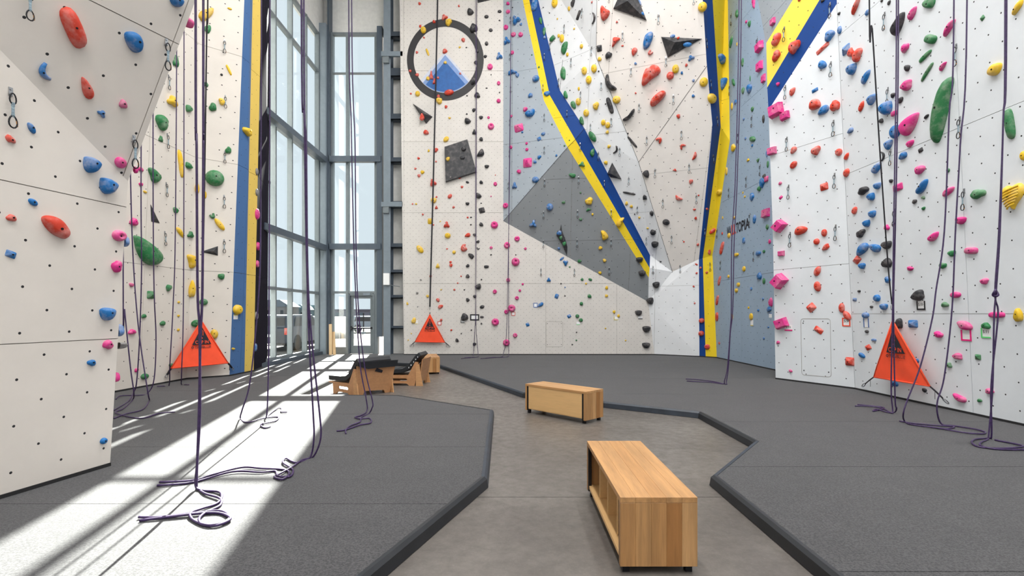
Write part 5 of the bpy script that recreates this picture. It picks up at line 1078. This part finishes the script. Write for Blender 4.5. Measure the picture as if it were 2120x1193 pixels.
# ------------------------------------------------------------------ route cards
def card(label, x, y, w_, h_, col, text=None, sides='tblr', tilt=0.0):
    P, n, z = place(x, y); Mx = frame(P, n); ku, kv = scales(Mx); W, Hh = w_ / ku, h_ / kv
    Mx = Mx @ Matrix.Rotation(tilt, 4, 'Z'); root = tag(empty('route_card', P), label, 'card', 'route grade cards')
    b = max(.012, W * .14)
    MB().box(-W / 2, W / 2, -Hh / 2, Hh / 2, .002, .006).build('paper', M['white'], root, M=Mx)
    for s in sides:
        q_ = {'t': (-W / 2, W / 2, Hh / 2 - b, Hh / 2), 'b': (-W / 2, W / 2, -Hh / 2, -Hh / 2 + b), 'l': (-W / 2, -W / 2 + b, -Hh / 2, Hh / 2), 'r': (W / 2 - b, W / 2, -Hh / 2, Hh / 2)}[s]
        MB().box(*q_, .0055, .009 + .0004 * 'tblr'.index(s)).build('tape', col, root, M=Mx)
    if text: text_part(text, Mx @ Matrix.Translation((0, Hh * .12, .0075)), W * .6, Hh * .3, M['ink'], root, offset=.008)
TP = {k: plain(nm + '_tape', srgb(*c), .5) for k, nm, c in (('o', 'orange', (240, 80, 50)), ('p', 'pink', (240, 30, 130)), ('g', 'green', (110, 226, 130)), ('b', 'blue', (50, 100, 170)), ('k', 'black', (26, 26, 30)), ('r', 'red', (214, 60, 50)), ('y', 'yellow', (216, 196, 80)))}
B3 = lambda x, y: (820 + x / 4.2607, 500 + y / 4.2607); C3 = lambda x, y: (1030 + x / 4.2618, 480 + y / 4.2618); R3_ = lambda x, y: (1580 + x / 3.7286, 480 + y / 3.7286); R6 = lambda x, y: (1840 + x / 4.589, 480 + y / 4.589)
card('red-taped card beside the back wall orange banner', *B3(383, 722), 8, 8, TP['r'])
card('black-cornered card under the biggest black lower back wall hold', *B3(587, 704), 8, 7, TP['k'], sides='bl')
card('wide black-framed chart card behind the back wall rope', *B3(693, 670), 19, 13, TP['k'])
card('small red-framed card under the large pink round hold', *B3(1034, 638), 8, 8, TP['r'])
card('pale card beside a yellow hold left of the back banner', *B3(178, 712), 7, 8, TP['y'], sides='b')
card('blue-framed card beside a blue teardrop hold', *C3(335, 648), 8.5, 9.5, TP['b'])
card('small card underlined green below two green holds', *C3(712, 808), 7, 6, TP['g'], sides='b')
card('yellow-edged card below two yellow holds', *C3(1045, 764), 9, 7, TP['y'], sides='lb')
card('card with a black bar below a black bowl hold', *C3(1260, 757), 9, 6, TP['k'], sides='b')
card('orange-framed grade card reading 5.9', *R3_(643, 697), 17, 18, TP['o'], '5.9')
card('grade card reading 5.10 with a pink underline', *R3_(196, 742), 16, 12, TP['p'], '5.10', 'b')
card('tall blue-edged card under a blue hold on the right wall', *R3_(798, 702), 11, 19, TP['b'], None, 'lr')
card('black-framed grade card reading 5.10- under a black hold', *R6(310, 700), 18, 19, TP['k'], '5.10-', 'blr')
card('pink-framed card under a wide pink hold', *R6(740, 985), 22, 23, TP['p'], None, 'blr')
card('green-edged grade card reading 5.11', *R6(926, 962), 20, 21, TP['g'], '5.11', 'bl')
card('pale yellow card under a yellow hold on the blue-grey wall', 1300 + 1022 / 3.978, 480 + 752 / 3.978, 6, 12, TP['y'], None, 'b')
card('white card under a blue hold at the end of the blue-grey wall', 1300 + 1175 / 3.978, 480 + 688 / 3.978, 6, 10, TP['b'], None, 't')
card('pale card under the yellow hold on the far left stripe', 230 + 904 / 3.509, 560 + 338 / 3.509, 9, 10, TP['y'], None, 't')

# ------------------------------------------------------------------ benches
def bench(label, loc, rot, L, W, Ht, plus):
    root = tag(empty('storage_bench', loc), label, 'bench', 'oak storage benches')
    Mx = Matrix.Translation(loc) @ Matrix.Rotation(rot, 4, 'Z'); t = .032; z0 = .045; rnd = random.Random(int(L * 100) + int(rot * 10))
    def part(nm, mat, *b, par=None):
        o = MB().box(*b).build(nm, mat, None, org=(0, 0, 0)); o.parent = par or root; o.location = (0, 0, 0)
        o.rotation_euler = (0, 0, rot) if par is None else (0, 0, 0)
        bv = o.modifiers.new('edge', 'BEVEL'); bv.width = .0012; bv.segments = 1; bv.limit_method = 'ANGLE'
        return o
    ns = 5; tones = 'abcd'
    for k in range(ns):
        part('top_stave', M['oakx' + rnd.choice('aabc')], -L / 2, L / 2, -W / 2 + W * k / ns + .0002, -W / 2 + W * (k + 1) / ns - .0002, Ht - t, Ht)
    for s in (-1, 1):
        for k in range(ns):
            x0, x1 = (s * L / 2 - t, s * L / 2) if s > 0 else (-L / 2, -L / 2 + t)
            part('end_stave', M['oakz' + ('d' if k == 1 else rnd.choice('abc'))], x0, x1, -W / 2 + W * k / ns + .0002, -W / 2 + W * (k + 1) / ns - .0002, z0, Ht - t - .001)
    part('bottom_shelf', M['inner'], -L / 2 + t, L / 2 - t, -W / 2 + .02, W / 2 - .01, z0 + .02, z0 + .045)
    part('back_panel', M['inner'], -L / 2 + t, L / 2 - t, -W / 2 + .02, -W / 2 + .035, z0 + .045, Ht - t)
    for k in (1, 2, 3): part('divider', M['inner'], -L / 2 + L * k / 4 - .01, -L / 2 + L * k / 4 + .01, -W / 2 + .035, W / 2 - .05, z0 + .045, Ht - t)
    for sx in (-1, 1):
        for sy in (-1, 1): part('foot', M['dmetal'], sx * (L / 2 - .05) - .02, sx * (L / 2 - .05) + .02, sy * (W / 2 - .04) - .02, sy * (W / 2 - .04) + .02, 0, z0 + .02)
        xa = sx * (L / 2 - t); part('steel_angle', M['dmetal'], min(xa, xa - sx * .03), max(xa, xa - sx * .03), W / 2 - .03, W / 2 - .004, z0, Ht - t)
    if plus == 'panel':
        part('front_panel', M['inner'], -L / 2 + t + .03, L / 2 - t - .03, W / 2 - .02, W / 2 - .006, z0 + .03, Ht - t)
    return root
bench('nearest oak storage bench with open cubbies on its left side', (0.845, 3.60, 0), math.pi / 2, 1.31, .445, .444, 'open')
bench('middle oak storage bench with a closed pale front panel', (0.745, 7.50, 0), math.atan2(.72, -.70), 1.14, .41, .44, 'panel')
bench('farthest oak storage bench, behind the second lounge chair', (-2.13, 13.25, 0), math.atan2(.97, -.22), 1.13, .43, .42, 'open')

# ------------------------------------------------------------------ lounge chairs
def lounge(label, loc, head, Wd, flap, lettered):
    root = tag(empty('lounge_chair', loc), label, 'chair', 'plywood lounge chairs')
    Mx = Matrix.Translation(loc) @ Matrix.Rotation(head, 4, 'Z')
    P = lambda nm, mb, mat, sm=False: mb.build(nm, mat, root, sm, M=Mx)
    for s in (-1, 1):
        y0 = s * (Wd / 2 - .03) - .012
        slot = [(.16 + .28 * i, z) for i, z in ((0, .10), (1, .10), (1.06, .115), (1.06, .135), (1, .15), (0, .15), (-.06, .135), (-.06, .115))]
        out = [(-.02, 0), (.10, 0), (.15, .045), (.46, .045), (.52, 0), (.62, 0), (.64, .19), (.12, .215), (-.03, .50), (-.10, .49), (-.06, .2)]
        P('side_panel', MB().prism([out, slot], lambda a, b, t, y0=y0: V3((a, y0 + t, b)), .024), M['ply'])
        P('rear_brace', MB().prism([[(-.20, 0), (-.05, 0), (-.05, .42), (-.12, .46)]], lambda a, b, t, s=s: V3((a, s * (Wd / 2 + .0) + t, b)), .02 * -s), M['ply_edge'])
    hw = Wd / 2
    bp = [(-hw * .9, 0), (-hw * .62, 0), (-hw * .55, .06), (hw * .55, .09), (hw * .62, 0), (hw * .9, 0), (hw * 1.08, .56), (-hw * 1.08, .56)]
    P('back_panel', MB().prism([bp], lambda a, b, t: V3((-.10 - b * .16 - t, a, b)), .02), M['ply'])
    P('seat_board', MB().box(.0, .78, -hw + .02, hw - .02, .195, .218), M['ply'])
    path = [(.80, .24), (.60, .245), (.38, .25), (.22, .27), (.10, .34), (.0, .45), (-.09, .57), (-.16, .63)]
    th = .085; prof = [(x, z) for x, z in path]
    top = []
    for i, (x, z) in enumerate(path):
        a, b = path[max(i - 1, 0)], path[min(i + 1, len(path) - 1)]; d = V3((b[0] - a[0], b[1] - a[1], 0)).normalized()
        top.append((x + d.y * th, z - d.x * th) if d.y * 0 else (x - d.y * -th, z + -d.x * th))
    prof = path + top[::-1]
    cu = P('cushion', MB().prism([prof], lambda a, b, t: V3((a, t - hw * .92, b)), hw * 1.84), M['vinyl'])
    bv = cu.modifiers.new('soft', 'BEVEL'); bv.width = .02; bv.segments = 3; bv.limit_method = 'ANGLE'; bv.angle_limit = .8
    for a, b in ((2, 3), (4, 5)):
        m_ = V3(((path[a][0] + path[b][0]) / 2, 0, (path[a][1] + path[b][1]) / 2))
        P('cushion_seam', MB().tube([V3((top[a][0], y, top[a][1] + .002)) for y in (-hw * .9, 0, hw * .9)], .006, 5), M['dark_trim'])
    if flap:
        P('back_flap', MB().prism([[(-hw * 1.1, .50), (hw * .55, .50), (hw * 1.12, .57), (hw * 1.1, .64), (-hw * 1.12, .62)]], lambda a, b, t: V3((-.13 - (b * .16) - t, a, b)), .03), M['vinyl'])
        P('strap', MB().prism([[(-hw * .1, .44), (hw * .3, .40), (hw * .35, .44), (-hw * .0, .5)]], lambda a, b, t: V3((-.125 - b * .16 - t, -a, b)), .006), M['strap'])
    if lettered:
        for k, (bw, bh) in enumerate(((.012, .03), (.02, .022), (.01, .034), (.018, .02), (.012, .028))):
            t = .3 + k * .13; i = 3 + t * 4; j = int(i); f_ = i - j; x = path[j][0] * (1 - f_) + path[min(j + 1, 7)][0] * f_; z = path[j][1] * (1 - f_) + path[min(j + 1, 7)][1] * f_
            P('white_print', MB().box(x + .02, x + .02 + bw, hw * .92 + .001, hw * .92 + .003, z + .0, z + bh), M['white'])
lounge('plywood lounge chair seen from behind with a black pad over its back', (-2.66, 9.60, 0), math.atan2(.62, -.78), .80, True, False)
lounge('plywood lounge chair facing left with a glossy black pad', (-2.02, 10.95, 0), math.pi - .1, .60, False, True)

# ------------------------------------------------------------------ outside
gr_ = tag(MB().add([(-400, 18.5, -.06), (400, 18.5, -.06), (400, 600, -.06), (-400, 600, -.06), (-400, -60, -.06), (-8.4, -60, -.06), (-8.4, 18.5, -.06)], [(0, 1, 2, 3), (4, 5, 6, 0)]).build('ground', plain('pale_gravel', srgb(84, 79, 73), .9, var=.2, scale=.4)), 'pale gravel lot outside the windows', 'ground', kind='structure')
tag(MB().box(-40, 12, 19.3, 24.5, -.1, -.03).build('pavement', plain('pavement_concrete', srgb(92, 89, 85), .9, var=.1)), 'pale concrete pavement outside the door', 'pavement', kind='structure')
def vehicle(label, loc, head, col, L=4.6, W=1.8, Hh=1.5):
    root = tag(empty('car', loc), label, 'car'); Mx = Matrix.Translation(loc) @ Matrix.Rotation(head, 4, 'Z')
    P = lambda nm, mb, mat, sm=False: mb.build(nm, mat, root, sm, M=Mx)
    pr = [(-.5, .22), (-.5, .55), (-.485, .66), (-.42, .97), (-.36, 1.0), (.06, 1.0), (.2, .66), (.42, .58), (.5, .45), (.5, .22)]
    prof = [(x * L, z * Hh) for x, z in pr]; paint = plain(label.split()[0] + '_car_paint', srgb(*col), .3, .2)
    b = P('body', MB().prism([prof], lambda a, z, t: V3((a, t - W / 2 + .04 * (z > .8 * Hh), z)), W), paint)
    bv = b.modifiers.new('round', 'BEVEL'); bv.width = .07; bv.segments = 3; bv.limit_method = 'ANGLE'; bv.angle_limit = .6
    dk = M['dmetal']
    for s in (-1, 1):
        P('side_window', MB().prism([[(-.38 * L, .68 * Hh), (-.35 * L, .93 * Hh), (.04 * L, .93 * Hh), (.14 * L, .68 * Hh)]], lambda a, z, t, s=s: V3((a, s * (W / 2 + .002) + t, z)), .006 * s), dk)
        P('tail_light', MB().box(-.5 * L - .02, -.5 * L + .12, s * W / 2 - .16 * (s > 0), s * W / 2 + .16 * (s < 0), .46 * Hh, .64 * Hh), M['hold_r'])
        for x in (-.31, .31): P('wheel', MB().cyl((x * L, s * (W / 2 - .2), .33), (x * L, s * (W / 2 + .02), .33), .33, 18), M['dark_trim'])
    P('rear_window', MB().add([(-.478 * L, y, z) if z < .8 * Hh else (-.432 * L, y, z) for y, z in ((-W * .4, .70 * Hh), (W * .4, .70 * Hh), (W * .36, .92 * Hh), (-W * .36, .92 * Hh))] , [(0, 1, 2, 3)]), dk)
    P('number_plate', MB().box(-.505 * L, -.5 * L, -.25, .25, .4 * Hh, .47 * Hh), M['white'])
vehicle('dark suv parked outside the left window with a red tail light', (-9.85, 22.8, -.03), math.pi / 2, (52, 58, 70), Hh=1.5)
vehicle('silver car parked beyond the dark one', (-11.55, 28.4, -.03), math.pi / 2, (190, 195, 200), Hh=1.4)
vehicle('small grey car far across the lot seen through the door', (-11.6, 43, -.03), 0.3, (110, 120, 135), 4.2, 1.7, 1.35)
def house(label, px, Y, wpx, top, rc, wc):
    X = (px - CX) / F * Y; W = wpx / F * Y; zt = 1.5 + (CY - top) / F * Y; ze = zt * .62; root = tag(empty('house', (X, Y, -.06)), label, 'house', 'houses beyond the lot')
    MB().box(X - W / 2, X + W / 2, Y, Y + 8, -.06, ze).build('wall', plain(label.split()[0] + '_house_wall', srgb(*wc), .8), root)
    MB().prism([[(X - W * .56, ze), (X + W * .56, ze), (X + W * .2, zt), (X - W * .2, zt)]], lambda a, z, t: V3((a, Y - .4 + t, z)), 8.8).build('roof', plain(label.split()[0] + '_roof', srgb(*rc), .8), root)
    for k in range(3): MB().box(X - W * .3 + k * W * .25, X - W * .3 + k * W * .25 + W * .1, Y - .05, Y + .02, ze * .35, ze * .7).build('window', M['dmetal'], root)
house('grey gabled house far outside the left window', 568, 180, 62, 621, (112, 122, 134), (142, 136, 134))
house('bluish house behind the parked cars', 616, 190, 34, 631, (100, 128, 138), (120, 140, 146))
house('small pale house beside the corner post', 648, 200, 34, 632, (120, 140, 146), (150, 152, 150))
r_ = tag(empty('warehouse', (-90, 300, 0)), 'long low building on the horizon beyond the door', 'building')
MB().box(-112, -70, 300, 320, -.06, 3.4).build('wall', plain('warehouse_wall', srgb(150, 146, 158), .8), r_); MB().box(-113, -69, 299, 321, 3.4, 4.2).build('roof', plain('warehouse_roof', srgb(120, 118, 132), .8), r_)
for k in range(6): MB().box(-110 + k * 6.6, -107 + k * 6.6, 299.8, 300.1, .2, 2.2).build('loading_door', M['steel'], r_)
r_ = tag(empty('marker_post', (-11.6, 40, -.06)), 'thin dark post standing in the lot beyond the door', 'post')
MB().cyl((-11.6, 40, -.06), (-11.6, 40, 1.55), .05, 8).build('pole', M['dark_trim'], r_); MB().box(-11.75, -11.45, 39.9, 40.1, -.06, .1).build('base', M['steel'], r_)
mv = []
rnd = random.Random(5)
for i in range(6):
    for k in range(12):
        a = 2 * math.pi * k / 12; r0 = (1 - i / 5.5) * 1.6; mv.append((-11.2 + r0 * math.cos(a) * rnd.uniform(.85, 1.1), 33 + r0 * .7 * math.sin(a), -.06 + .55 * (1 - (1 - i / 5.5) ** 1.6)))
tag(mk('dirt_mound', mv, [(i * 12 + k, i * 12 + (k + 1) % 12, i * 12 + 12 + (k + 1) % 12, i * 12 + 12 + k) for i in range(5) for k in range(12)] + [tuple(range(60, 72))], plain('pale_dirt', srgb(100, 96, 90), .9), smooth=True), 'pale heap of dirt outside beside the door', 'mound')
